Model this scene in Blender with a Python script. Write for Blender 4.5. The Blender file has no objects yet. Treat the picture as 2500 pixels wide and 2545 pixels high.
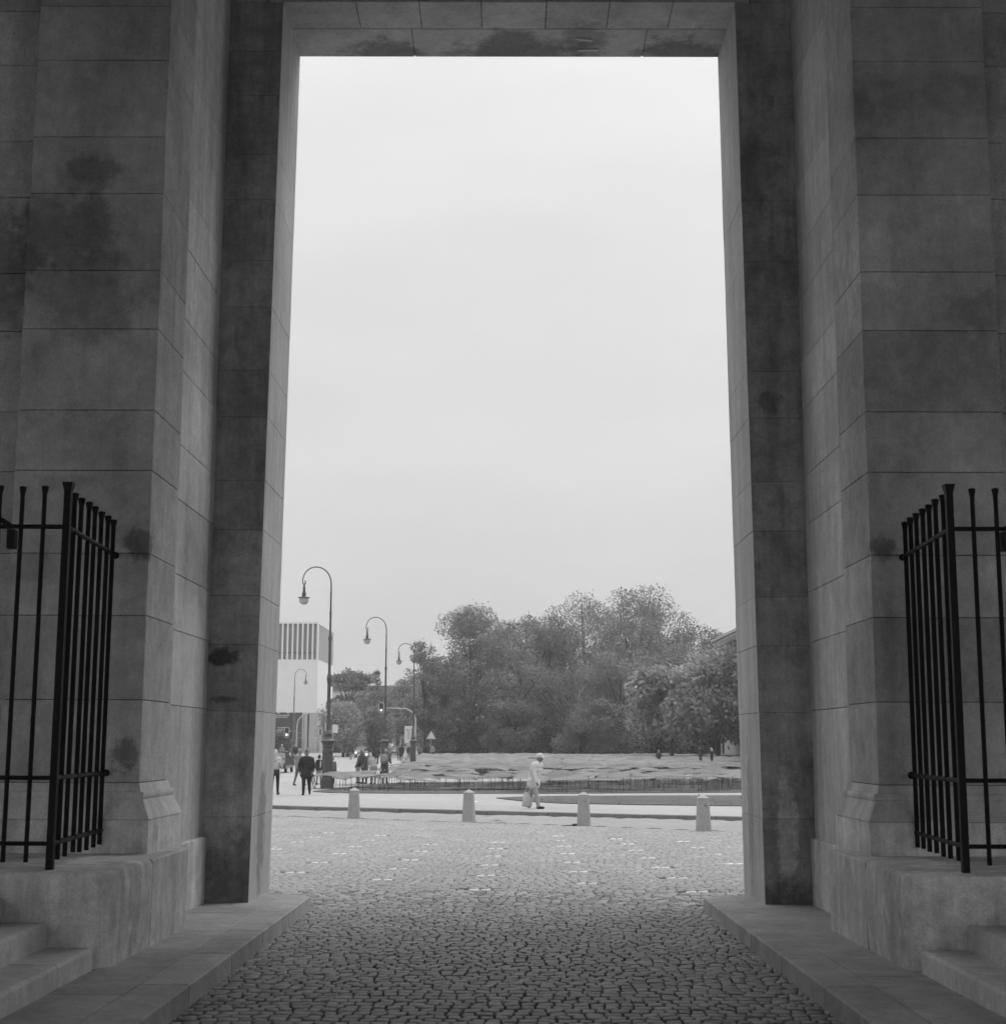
import bpy, bmesh, math, random
import numpy as np
from mathutils import Vector, Matrix
R = math.radians
random.seed(7); rng = np.random.default_rng(7)
S = bpy.context.scene
COL = S.collection

# ------------------------------------------------------------------ camera
cam_d = bpy.data.cameras.new('camera'); cam = bpy.data.objects.new('camera', cam_d); COL.objects.link(cam)
cam_d.sensor_fit = 'HORIZONTAL'; cam_d.sensor_width = 36.0; cam_d.lens = 52.13
cam_d.clip_start = 0.05; cam_d.clip_end = 6000
PITCH, YAW, ROLL = math.atan(570.5/3620), R(0.19), R(0.17)
cam.location = (0, 0, 1.75)
cam.rotation_euler = (Matrix.Rotation(YAW, 3, 'Z') @ Matrix.Rotation(R(90)+PITCH, 3, 'X') @ Matrix.Rotation(ROLL, 3, 'Z')).to_euler()
cam_d.dof.use_dof = True; cam_d.dof.focus_distance = 48; cam_d.dof.aperture_fstop = 6.5
S.camera = cam

# ------------------------------------------------------------------ sky, sun, exposure (overcast)
SUN_EL, SUN_AZ = R(50), R(56)     # azimuth clockwise from +Y
W = bpy.data.worlds.new('World'); S.world = W; W.use_nodes = True
wn, wl = W.node_tree.nodes, W.node_tree.links
wn.clear()
def WN(t, **k):
    n = wn.new(t)
    for a, b in k.items(): setattr(n, a, b)
    return n
sky = WN('ShaderNodeTexSky', sky_type='NISHITA', sun_disc=False, sun_elevation=SUN_EL, sun_rotation=SUN_AZ, dust_density=4.0, air_density=1.0)
bw = WN('ShaderNodeRGBToBW'); wl.new(sky.outputs[0], bw.inputs[0])
geo = WN('ShaderNodeTexCoord'); sep = WN('ShaderNodeSeparateXYZ'); wl.new(geo.outputs['Generated'], sep.inputs[0])
up = WN('ShaderNodeMath', operation='MAXIMUM'); wl.new(sep.outputs[2], up.inputs[0]); up.inputs[1].default_value = 0
cu = WN('ShaderNodeMath', operation='POWER'); wl.new(up.outputs[0], cu.inputs[0]); cu.inputs[1].default_value = 3
c1 = WN('ShaderNodeMath', operation='MULTIPLY_ADD'); wl.new(up.outputs[0], c1.inputs[0]); c1.inputs[1].default_value = .5*4.8; c1.inputs[2].default_value = 4.8
sky_boosted = WN('ShaderNodeMath', operation='MULTIPLY_ADD'); wl.new(cu.outputs[0], sky_boosted.inputs[0]); sky_boosted.inputs[1].default_value = 2.6*4.8; wl.new(c1.outputs[0], sky_boosted.inputs[2])  # cubic term lifts the unseen zenith to keep the scene lit
mp = WN('ShaderNodeMapping'); wl.new(geo.outputs['Generated'], mp.inputs[0]); mp.inputs['Scale'].default_value = (1, 1, 3.2)
cl = WN('ShaderNodeTexNoise'); wl.new(mp.outputs[0], cl.inputs['Vector']); cl.inputs['Scale'].default_value = 2.6; cl.inputs['Detail'].default_value = 5; cl.inputs['Roughness'].default_value = .5
clm = WN('ShaderNodeMapRange'); wl.new(cl.outputs[0], clm.inputs[0])
clm.inputs[1].default_value = .3; clm.inputs[2].default_value = .7; clm.inputs[3].default_value = .93; clm.inputs[4].default_value = 1.07
ov = WN('ShaderNodeMath', operation='MULTIPLY'); wl.new(sky_boosted.outputs[0], ov.inputs[0]); wl.new(clm.outputs[0], ov.inputs[1])
mx = WN('ShaderNodeMix', data_type='FLOAT'); mx.inputs[0].default_value = .9
wl.new(bw.outputs[0], mx.inputs[2]); wl.new(ov.outputs[0], mx.inputs[3])
bg = WN('ShaderNodeBackground'); wl.new(mx.outputs[0], bg.inputs[0]); bg.inputs[1].default_value = 0.105
wo = WN('ShaderNodeOutputWorld'); wl.new(bg.outputs[0], wo.inputs[0])

sd = bpy.data.lights.new('sun', 'SUN'); sun = bpy.data.objects.new('sun', sd); COL.objects.link(sun)
sd.energy = 0.65; sd.angle = R(35); sd.color = (1, 1, 1)
sdir = Vector((math.sin(SUN_AZ)*math.cos(SUN_EL), math.cos(SUN_AZ)*math.cos(SUN_EL), math.sin(SUN_EL)))
sun.rotation_euler = (-sdir).to_track_quat('-Z', 'Y').to_euler()
S.view_settings.view_transform = 'Standard'; S.view_settings.look = 'None'
S.view_settings.exposure = 0.4; S.view_settings.gamma = 1.0; S.view_settings.use_curve_mapping = False
S.cycles.max_bounces = 7; S.cycles.diffuse_bounces = 5; S.cycles.volume_bounces = 0; S.cycles.glossy_bounces = 2; S.cycles.transmission_bounces = 2
S.cycles.use_adaptive_sampling = True; S.cycles.adaptive_threshold = .03; S.cycles.adaptive_min_samples = 16

# ------------------------------------------------------------------ ground levels
SL = -0.0074
def g(y): return SL*min(y, 55.0)                                    # slopes gently out of the gate, then level
def gp(y): return g(y) - 0.1*min(max((y-20)/20.0, 0), 1)            # sett paving dips to the kerb

# ------------------------------------------------------------------ materials (black and white photograph: all greys)
MATS = {}
def mat(name, val, rough=.8, var=0.0, scale=4.0, bump=0.0, bscale=60.0, island=0.0, objrand=0.0, streak=0.0, spec=.3, metal=0.0,
        big=0.0, bigscale=.5, stains=(), emit=0.0, trans=0.0, soot=0.0, speck=0.0, grain=0.0, pits=0.0):
    m = bpy.data.materials.new(name); m.use_nodes = True
    nt = m.node_tree; N, L = nt.nodes, nt.links
    b = N['Principled BSDF']; out = N['Material Output']
    b.inputs['Roughness'].default_value = rough; b.inputs['Metallic'].default_value = metal
    b.inputs['Specular IOR Level'].default_value = spec
    geo = N.new('ShaderNodeNewGeometry')
    def math_(op, a, c, clamp=False):
        n = N.new('ShaderNodeMath'); n.operation = op; n.use_clamp = clamp
        for i, x in enumerate((a, c)):
            if isinstance(x, (int, float)): n.inputs[i].default_value = x
            else: L.new(x, n.inputs[i])
        return n.outputs[0]
    def noise(sc, det=5, vec=None, rough_=.6, w=None):
        n = N.new('ShaderNodeTexNoise'); n.inputs['Scale'].default_value = sc; n.inputs['Detail'].default_value = det; n.inputs['Roughness'].default_value = rough_
        L.new(vec if vec is not None else geo.outputs['Position'], n.inputs['Vector']); return n.outputs[0]
    def mrange(x, a, c, d, e):
        n = N.new('ShaderNodeMapRange'); L.new(x, n.inputs[0])
        for i, v in enumerate((a, c, d, e)): n.inputs[i+1].default_value = v
        return n.outputs[0]
    def mapped(s, loc=(0, 0, 0)):
        n = N.new('ShaderNodeMapping'); L.new(geo.outputs['Position'], n.inputs[0]); n.inputs['Scale'].default_value = s; n.inputs['Location'].default_value = loc
        return n.outputs[0]
    v = None
    def mul(x):
        nonlocal v
        v = x if v is None else math_('MULTIPLY', v, x)
    if var: mul(mrange(noise(scale), .3, .7, 1-var, 1+var))
    if big: mul(mrange(noise(bigscale, 4), .32, .68, 1-big, 1+big))
    if streak:
        mul(mrange(noise(1.0, 5, mapped((5, 5, .4))), .3, .72, 1+streak*.6, 1-streak))
        mul(mrange(noise(1.0, 4, mapped((16, 16, 1.3), (3, 1, 5))), .45, .75, 1, 1-streak*.6))
    if soot:
        mul(mrange(noise(1.0, 8, mapped((1.6, 1.6, .9), (7, 3, 2)), .7), .5, .72, 1, 1-soot))
    if grain:
        mul(mrange(noise(70, 3), .3, .7, 1-grain, 1+grain)); mul(mrange(noise(22, 4), .3, .7, 1-grain*.5, 1+grain*.5))
    if pits: mul(mrange(noise(34, 5, None, .75), .60, .70, 1, 1-pits))
    if speck: mul(mrange(noise(55, 2), .62, .75, 1, 1-speck))
    if island: mul(mrange(geo.outputs['Random Per Island'], 0, 1, 1-island, 1+island))
    if objrand:
        oi = N.new('ShaderNodeObjectInfo'); mul(mrange(oi.outputs['Random'], 0, 1, 1-objrand, 1+objrand))
    for (sx, sy, sz, rx, rz, amt) in stains:                    # single stains with a shape of their own
        mp_ = N.new('ShaderNodeVectorMath'); mp_.operation = 'SUBTRACT'; L.new(geo.outputs['Position'], mp_.inputs[0]); mp_.inputs[1].default_value = (sx, sy, sz)
        sc_ = N.new('ShaderNodeVectorMath'); sc_.operation = 'DIVIDE'; L.new(mp_.outputs[0], sc_.inputs[0]); sc_.inputs[1].default_value = (rx, rx, rz)
        ln = N.new('ShaderNodeVectorMath'); ln.operation = 'LENGTH'; L.new(sc_.outputs[0], ln.inputs[0])
        wob = mrange(noise(1.5/max(rx, .15), 9, None, .68), .3, .7, -.5, .5)
        d = math_('ADD', ln.outputs['Value'], wob)
        mul(mrange(d, .6, 1.05, amt, 1.0))
    if v is None:
        b.inputs['Base Color'].default_value = (val, val, val, 1)
    else:
        x = math_('MULTIPLY', v, val); cc = N.new('ShaderNodeCombineColor')
        for i in range(3): L.new(x, cc.inputs[i])
        L.new(cc.outputs[0], b.inputs['Base Color'])
    if bump:
        bn = N.new('ShaderNodeBump'); bn.inputs['Strength'].default_value = bump; bn.inputs['Distance'].default_value = .02
        L.new(noise(bscale, 6), bn.inputs['Height']); L.new(bn.outputs[0], b.inputs['Normal'])
    if emit:
        b.inputs['Emission Color'].default_value = (1, 1, 1, 1); b.inputs['Emission Strength'].default_value = emit
    if trans:
        tr = N.new('ShaderNodeBsdfTranslucent'); ms = N.new('ShaderNodeMixShader'); ms.inputs[0].default_value = trans
        if v is not None: L.new(cc.outputs[0], tr.inputs[0])
        else: tr.inputs[0].default_value = (val, val, val, 1)
        L.new(b.outputs[0], ms.inputs[1]); L.new(tr.outputs[0], ms.inputs[2]); L.new(ms.outputs[0], out.inputs[0])
    MATS[name] = m
    return m

PIL_STAINS = [(-4.0, 13.2, 7.12, .4, .2, .6), (-3.95, 13.2, 5.9, .62, .55, .66), (-4.25, 13.2, 6.55, .6, .42, .62), (-5.0, 13.3, 6.3, .6, .7, .6), (3.9, 13.2, 7.9, .9, .3, .78), (4.5, 13.2, 5.75, .45, .22, .74),
              (-3.35, 13.2, 3.52, .22, .16, .45), (-3.42, 13.2, 1.62, .14, .16, .5), (3.42, 13.2, 3.5, .14, .12, .5), (-4.1, 13.2, 4.1, .3, .1, .8)]
STONE = mat('ashlar_stone', .47, grain=0.17, pits=0.35, rough=.82, var=.14, scale=6, big=.26, bigscale=.45, streak=.10, objrand=.12, bump=.45, bscale=38, soot=.34, speck=.18, stains=PIL_STAINS)
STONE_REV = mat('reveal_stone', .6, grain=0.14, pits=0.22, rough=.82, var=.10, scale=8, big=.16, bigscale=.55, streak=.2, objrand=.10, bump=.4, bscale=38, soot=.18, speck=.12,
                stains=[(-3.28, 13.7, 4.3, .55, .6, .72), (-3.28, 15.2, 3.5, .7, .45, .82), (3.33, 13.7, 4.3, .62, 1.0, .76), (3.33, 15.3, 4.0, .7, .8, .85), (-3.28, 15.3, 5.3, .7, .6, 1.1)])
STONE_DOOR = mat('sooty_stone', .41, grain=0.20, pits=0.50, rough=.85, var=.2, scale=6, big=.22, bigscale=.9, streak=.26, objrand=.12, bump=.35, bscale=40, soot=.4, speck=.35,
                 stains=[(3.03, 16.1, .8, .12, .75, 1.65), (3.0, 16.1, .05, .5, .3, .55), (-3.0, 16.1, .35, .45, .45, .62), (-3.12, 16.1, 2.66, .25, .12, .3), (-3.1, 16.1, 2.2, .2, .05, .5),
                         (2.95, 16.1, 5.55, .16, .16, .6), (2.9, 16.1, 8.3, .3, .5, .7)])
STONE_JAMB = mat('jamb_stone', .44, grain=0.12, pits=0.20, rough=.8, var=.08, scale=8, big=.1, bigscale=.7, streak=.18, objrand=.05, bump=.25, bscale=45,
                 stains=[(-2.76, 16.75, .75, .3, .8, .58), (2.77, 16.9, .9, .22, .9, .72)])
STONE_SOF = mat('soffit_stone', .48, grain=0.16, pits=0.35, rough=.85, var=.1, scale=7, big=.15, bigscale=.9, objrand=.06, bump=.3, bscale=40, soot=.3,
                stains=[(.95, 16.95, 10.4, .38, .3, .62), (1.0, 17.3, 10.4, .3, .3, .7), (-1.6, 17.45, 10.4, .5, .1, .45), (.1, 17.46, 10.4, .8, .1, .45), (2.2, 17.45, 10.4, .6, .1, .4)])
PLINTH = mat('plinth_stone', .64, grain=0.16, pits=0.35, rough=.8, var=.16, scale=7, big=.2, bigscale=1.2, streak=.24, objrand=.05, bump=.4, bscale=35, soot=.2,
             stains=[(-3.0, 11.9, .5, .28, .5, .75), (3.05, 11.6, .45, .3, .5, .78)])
SLAB = mat('paving_slab', .36, grain=0.16, pits=0.30, rough=.75, var=.12, scale=8, big=.18, bigscale=1.4, objrand=.10, bump=.3, bscale=50, speck=.25)
STEP = mat('step_stone', .58, grain=0.15, pits=0.30, rough=.75, var=.1, scale=9, big=.16, bigscale=1.2, objrand=.06, bump=.3, bscale=50, streak=.15)
MORTAR = mat('mortar', .06, .95, var=.2, scale=20)
IRON = mat('wrought_iron', .008, .6, var=.3, scale=30, bump=.3, bscale=90, spec=.2)
SETT = mat('granite_sett_shaded', .185, .6, grain=.14, var=.2, scale=24, island=.3, objrand=.28, big=.1, bigscale=.8, bump=.5, bscale=70, spec=.5)  # same granite as outside, darkened mainly to paint the gate's shade
SETT_OUT = mat('granite_sett_lit', .285, .75, grain=.12, var=.12, scale=25, island=.14, big=.07, bigscale=.5, bump=.4, bscale=70)  # same granite, kept paler for the open daylight outside
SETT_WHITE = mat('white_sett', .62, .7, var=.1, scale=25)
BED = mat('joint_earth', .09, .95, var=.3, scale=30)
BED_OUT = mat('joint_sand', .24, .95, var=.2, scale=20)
ASPH = mat('pale_asphalt', .34, .9, grain=.1, var=.09, scale=3, big=.08, bigscale=.12, bump=.3, bscale=40, speck=.15)
KERB = mat('kerb_granite', .175, .8, var=.12, scale=20, objrand=.08, bump=.3)
PAINT = mat('road_paint', .7, .7, var=.12, scale=8)
GRASS = mat('lawn_grass', .095, .95, var=.25, scale=4, big=.15, bigscale=.7, bump=.6, bscale=30)
GRASSB = mat('grass_blade', .19, .9, island=.4)
SHEET = mat('matt_grey_sheet', .15, .7, var=.12, scale=2.5, objrand=.25, island=.25)
ROD = mat('dark_rod', .025, .6)
BOLL = mat('bollard_granite', .36, .8, var=.16, scale=22, bump=.4, bscale=60, streak=.12, speck=.3)
LAMP = mat('lamp_iron', .075, .5, var=.15, scale=12, spec=.5)
LAMP_F = mat('lamp_iron_pale', .12, .6, var=.15, scale=12)  # paler than the near lamps' iron
GLOBE = mat('milk_glass', .42, .15, spec=.6, var=.04, scale=3)
BARK = mat('bark', .05, .95, var=.3, scale=6, bump=.5, bscale=15)
LEAF = mat('leaf_dark', .185, .75, island=.4, trans=.28, big=.3, bigscale=.4)
LEAF2 = mat('leaf_mid', .235, .75, island=.4, trans=.3, big=.3, bigscale=.4)
LEAF3 = mat('leaf_pale', .33, .75, island=.38, trans=.3, big=.25, bigscale=.5)
HEDGE = mat('hedge_leaf', .085, .8, island=.45, trans=.15, big=.25, bigscale=.6)
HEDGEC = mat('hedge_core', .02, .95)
WHITE = mat('white_concrete', .74, .8, var=.03, scale=.3)
WHITE2 = mat('white_concrete_shaded', .42, .8, var=.04, scale=.4)  # same white concrete, darkened to paint the building's side shading
GLASS = mat('dark_glazing', .22, .3, var=.12, scale=.35, spec=.5)
GLASS_D = mat('deep_glazing', .055, .25, var=.2, scale=.5, spec=.5)
BANNER = mat('banner_cloth', .06, .8)
FACADE = mat('far_facade', .34, .9, var=.08, scale=.4)
ROOFM = mat('far_roof', .13, .9, var=.1, scale=.5)
CORN = mat('cornice_stone', .42, .85, var=.1, scale=1.5)
SIGNW = mat('sign_white', .62, .6)
SIGNG = mat('sign_grey', .33, .6)
SIGNB = mat('sign_black', .02, .6)
ALU = mat('galvanised_steel', .4, .5, var=.1, scale=8)
CARP_L = mat('car_paint_pale', .36, .3, spec=.6)
CARP_D = mat('car_paint_dark', .05, .3, spec=.6)
CARG = mat('car_glass', .05, .1, spec=.7)
RUBBER = mat('tyre_rubber', .02, .8)
LIGHTON = mat('headlight_lit', .8, .3, emit=2.0)
LIGHTOFF = mat('lamp_lens_off', .03, .3)
SKIN = mat('skin', .17, .6)
SKIN_D = mat('skin_shade', .26, .6)
def cloth(v):
    k = 'cloth_%03d' % round(v*1000)
    return MATS.get(k) or mat(k, v, .9, var=.14, scale=14, bump=.35, bscale=18)

# ------------------------------------------------------------------ mesh helpers
def tag(o, label=None, cat=None, group=None, kind=None):
    if label: o['label'] = label
    if cat: o['category'] = cat
    if group: o['group'] = group
    if kind: o['kind'] = kind
    return o
def empty(name, loc=(0, 0, 0), rz=0, label=None, cat=None, group=None):
    o = bpy.data.objects.new(name, None); COL.objects.link(o); o.empty_display_size = .2
    o.location = loc; o.rotation_euler = (0, 0, rz)
    return tag(o, label, cat, group)
def link(name, me, parent=None, loc=None, rz=None):
    o = bpy.data.objects.new(name, me); COL.objects.link(o)
    if parent is not None: o.parent = parent
    if loc is not None: o.location = loc
    if rz is not None: o.rotation_euler = (0, 0, rz)
    return o
def copy_tree(o, parent=None):
    c = o.copy(); COL.objects.link(c); c.parent = parent
    for ch in list(o.children): copy_tree(ch, c)
    return c
class MB:
    def __init__(s): s.v, s.f, s.m, s.sm = [], [], [], []
    def add(s, vs, fs, mi=0, smooth=False):
        o = len(s.v); s.v.extend(tuple(p) for p in vs)
        for f in fs: s.f.append(tuple(o+i for i in f)); s.m.append(mi); s.sm.append(smooth)
        return s
    def box(s, x0, x1, y0, y1, z0, z1, mi=0, M=None):
        vs = [Vector(p) for p in ((x0,y0,z0),(x1,y0,z0),(x1,y1,z0),(x0,y1,z0),(x0,y0,z1),(x1,y0,z1),(x1,y1,z1),(x0,y1,z1))]
        if M is not None: vs = [M @ p for p in vs]
        return s.add(vs, [(0,3,2,1),(4,5,6,7),(0,1,5,4),(1,2,6,5),(2,3,7,6),(3,0,4,7)], mi)
    def chbox(s, x0, x1, y0, y1, z0, z1, c=.008, mi=0, fn=None):
        X, Y, Z = (x0, x1), (y0, y1), (z0, z1); vs = []; idx = {}
        for i in (0, 1):
            for j in (0, 1):
                for k in (0, 1):
                    for a in range(3):
                        p = [X[i], Y[j], Z[k]]
                        for ax, b in enumerate((i, j, k)):
                            if ax != a: p[ax] += c if b == 0 else -c
                        idx[(i, j, k, a)] = len(vs); vs.append(p)
        fs = []
        for a in range(3):
            o1, o2 = (a+1) % 3, (a+2) % 3
            for b in (0, 1):
                q = []
                for (e, h) in ((0,0),(1,0),(1,1),(0,1)):
                    t = [0,0,0]; t[a] = b; t[o1] = e; t[o2] = h; q.append(idx[(*t, a)])
                fs.append(q if b else q[::-1])
            for b1 in (0, 1):
                for b2 in (0, 1):
                    t0 = [0,0,0]; t0[o1] = b1; t0[o2] = b2; t1 = list(t0); t1[a] = 1
                    q = [idx[(*t0, o1)], idx[(*t1, o1)], idx[(*t1, o2)], idx[(*t0, o2)]]
                    fs.append(q if (b1 == b2) else q[::-1])
        for i in (0, 1):
            for j in (0, 1):
                for k in (0, 1):
                    q = [idx[(i, j, k, a)] for a in range(3)]
                    fs.append(q if (i+j+k) % 2 else q[::-1])
        if fn: vs = [fn(p) for p in vs]
        return s.add(vs, fs, mi)
    def prism(s, poly, z0, z1, mi=0, fn=None):
        n = len(poly); vs = [(x, y, z0) for x, y in poly]+[(x, y, z1) for x, y in poly]
        if fn: vs = [fn(p) for p in vs]
        return s.add(vs, [tuple(range(n))[::-1], tuple(range(n, 2*n))]+[(i, (i+1) % n, n+(i+1) % n, n+i) for i in range(n)], mi)
    def tube(s, pts, rad, n=8, mi=0, smooth=True, cap=True):
        pts = [Vector(p) for p in pts]; m = len(pts)
        if not hasattr(rad, '__len__'): rad = [rad]*m
        t0 = (pts[1]-pts[0]).normalized(); u = t0.orthogonal().normalized(); vs = []
        for i, p in enumerate(pts):
            t = (pts[min(i+1, m-1)]-pts[max(i-1, 0)]).normalized()
            u = (u - t*u.dot(t)); u = u.normalized() if u.length > 1e-6 else t.orthogonal().normalized()
            w = t.cross(u)
            for k in range(n):
                a = 2*math.pi*k/n; vs.append(p + (u*math.cos(a)+w*math.sin(a))*rad[i])
        fs = [(i*n+k, i*n+(k+1) % n, (i+1)*n+(k+1) % n, (i+1)*n+k) for i in range(m-1) for k in range(n)]
        if cap: fs += [tuple(range(n))[::-1], tuple(range((m-1)*n, m*n))]
        return s.add(vs, fs, mi, smooth)
    def lathe(s, prof, n=16, c=(0, 0, 0), mi=0, smooth=True, start=0.0):
        vs = [(c[0]+r*math.cos(start+2*math.pi*k/n), c[1]+r*math.sin(start+2*math.pi*k/n), c[2]+z) for r, z in prof for k in range(n)]
        m = len(prof)
        fs = [(i*n+k, i*n+(k+1) % n, (i+1)*n+(k+1) % n, (i+1)*n+k) for i in range(m-1) for k in range(n)]
        fs += [tuple(range(n))[::-1], tuple(range((m-1)*n, m*n))]
        return s.add(vs, fs, mi, smooth)
    def ball(s, c, r, n=12, m=8, mi=0, M=None):
        if not hasattr(r, '__len__'): r = (r, r, r)
        vs = []
        for i in range(m+1):
            th = math.pi*i/m
            th = min(max(th, .02), math.pi-.02)
            for k in range(n):
                ph = 2*math.pi*k/n
                p = Vector((r[0]*math.sin(th)*math.cos(ph), r[1]*math.sin(th)*math.sin(ph), -r[2]*math.cos(th)))
                if M is not None: p = M @ p
                vs.append(p+Vector(c))
        fs = [(i*n+k, i*n+(k+1) % n, (i+1)*n+(k+1) % n, (i+1)*n+k) for i in range(m) for k in range(n)]
        fs += [tuple(range(n))[::-1], tuple(range(m*n, (m+1)*n))]
        return s.add(vs, fs, mi, True)
    def torus(s, c, R_, r, axis='X', n=20, k=6, mi=0):
        pts = []
        for i in range(n+1):
            a = 2*math.pi*i/n
            q = {'X': (0, math.cos(a)*R_, math.sin(a)*R_), 'Y': (math.cos(a)*R_, 0, math.sin(a)*R_), 'Z': (math.cos(a)*R_, math.sin(a)*R_, 0)}[axis]
            pts.append((c[0]+q[0], c[1]+q[1], c[2]+q[2]))
        return s.tube(pts, r, k, mi, cap=False)
    def mesh(s, name, mats):
        me = bpy.data.meshes.new(name); me.from_pydata(s.v, [], s.f)
        for m in (mats if isinstance(mats, (list, tuple)) else [mats]): me.materials.append(m)
        me.polygons.foreach_set('material_index', s.m); me.polygons.foreach_set('use_smooth', s.sm)
        me.update()
        if any(s.sm): me.set_sharp_from_angle(angle=R(50))
        return me
    def build(s, name, mats, parent=None, **k): return link(name, s.mesh(name, mats), parent, **k)
def np_mesh(name, verts, faces, m, mats, smooth=False):
    """verts (N,3), faces (M,4) all quads"""
    me = bpy.data.meshes.new(name); me.vertices.add(len(verts)); me.vertices.foreach_set('co', np.asarray(verts, np.float32).ravel())
    M = len(faces); me.loops.add(M*4); me.loops.foreach_set('vertex_index', np.asarray(faces, np.int32).ravel())
    me.polygons.add(M); me.polygons.foreach_set('loop_start', np.arange(0, M*4, 4, dtype=np.int32))
    try: me.polygons.foreach_set('loop_total', np.full(M, 4, np.int32))
    except Exception: pass
    for x in mats: me.materials.append(x)
    if m is not None: me.polygons.foreach_set('material_index', np.asarray(m, np.int32))
    me.update(calc_edges=True); me.validate()
    return me

# ================================================================== THE SETTING: ground, paving, kerb, lawns
def sheet(name, poly, dz, m, sub=None, zf=g, kind='structure'):
    mb = MB(); mb.add([(x, y, zf(y)+dz) for x, y in poly], [tuple(range(len(poly)))])
    o = mb.build(name, m); tag(o, kind=kind); return o
mb = MB()
ys = [-80, 0, 20, 40.0, 41, 55, 100, 400, 4000]
XW = 1200
for i, y in enumerate(ys): mb.add([(-XW, y, 0), (XW, y, 0)], [])
vs = []
# kerb line: everything nearer than it is sett paving, everything beyond is pale asphalt
def kerb_y(x): return 44.75 - .52*x + .004*x*x if abs(x) < 25 else 44.75 - .52*x*25/abs(x) + 2.5
mb = MB()
kx = [-60, -25, -16, -8, 0, 8, 16, 25, 60]
rows = []
for x in kx:
    ky = kerb_y(x)+.05
    rows.append([(x, ky, g(ky)), (x, max(55, ky+.5), g(55)), (x, 420, g(55)), (x, 1800, g(55))])
for i in range(len(kx)-1):
    for j in range(3):
        mb.add([rows[i][j], rows[i+1][j], rows[i+1][j+1], rows[i][j+1]], [(0, 1, 2, 3)])
for sx in (-1, 1):
    q = rows[0] if sx < 0 else rows[-1]
    for j in range(3):
        a, b_ = q[j], q[j+1]; mb.add([a, b_, (sx*XW, b_[1], b_[2]), (sx*XW, a[1], a[2])], [(0, 1, 2, 3) if sx < 0 else (3, 2, 1, 0)])
ground = mb.build('ground', ASPH); tag(ground, kind='structure')

# bedding under the setts
def strip(name, x0, x1, y0, y1, dz, m, n=24, yf=None):
    mb = MB(); Y = [y0+(y1-y0)*i/n for i in range(n+1)]
    for i in range(n):
        mb.add([(x0, Y[i], gp(Y[i])+dz), (x1, Y[i], gp(Y[i])+dz), (x1, Y[i+1], gp(Y[i+1])+dz), (x0, Y[i+1], gp(Y[i+1])+dz)], [(0, 1, 2, 3)])
    o = mb.build(name, m); tag(o, kind='structure'); return o
road = strip('gate_road', -2.6, 2.6, 2, 19.4, -.022, BED)
plaza = strip('plaza_paving', -60, 60, 17.2, 58, -.026, BED_OUT, 40)
sheet('ground_apron', [(-60, -60), (60, -60), (60, 17.0), (-60, 17.0)], -.06, BED_OUT)  # unseen around the camera; toned pale to bounce light into the gate

# setts: (x, y, w, d) rows of irregular granite blocks
def sett_rows(x0, x1, y0, y1, w=.11, d=.13, curve=.0):
    out = []; y = y0
    while y < y1:
        dd = d*random.uniform(.86, 1.12); x = x0 - random.random()*w
        while x < x1:
            ww = w*random.uniform(.78, 1.3); out.append((x+ww/2, y+dd/2+curve*math.sin(x*1.1+y*.3)+random.uniform(-.008, .008), ww, dd)); x += ww
        y += dd
    return out
def sett_mesh_data(lst, gap, depth, crown, ch, zf):
    a = np.array(lst); n = len(a)
    r = lambda s: rng.uniform(-s, s, n)
    verts = np.zeros((n, 12, 3)); hz = np.array([zf(y) for y in a[:, 1]])
    sg = [(-1, -1), (1, -1), (1, 1), (-1, 1)]
    tilt = r(.004); lift = r(crown)
    for k, (sx, sy) in enumerate(sg):
        jx, jy = r(.0085), r(.0085)
        hx = a[:, 2]/2-gap*.62; hy = a[:, 3]/2-gap*.3
        for lv, (ins, dz) in enumerate(((0, -depth), (0, -ch*1.1), (ch, 0))):
            i = lv*4+k
            verts[:, i, 0] = a[:, 0]+sx*(hx-ins)+jx; verts[:, i, 1] = a[:, 1]+sy*(hy-ins)+jy
            verts[:, i, 2] = hz+dz+lift+(tilt*sx if lv == 2 else 0)
    f = []
    for lv in (0, 1):
        for k in range(4):
            q = (k+1) % 4; f.append((lv*4+k, lv*4+q, lv*4+4+q, lv*4+4+k))
    f.append((8, 9, 10, 11))
    faces = (np.arange(n)[:, None, None]*12+np.array(f)[None])
    return verts.reshape(-1, 3), faces.reshape(-1, 4)
inner = sett_rows(-2.28, 2.28, 6.0, 17.3, curve=.012)
inner.sort(key=lambda t: t[1])
vis = [t for t in inner if t[1] > 9.85 and abs(t[0]) < 2.15]
near = vis[:300]; nset = set(near); rest = [t for t in inner if t not in nset]
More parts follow.
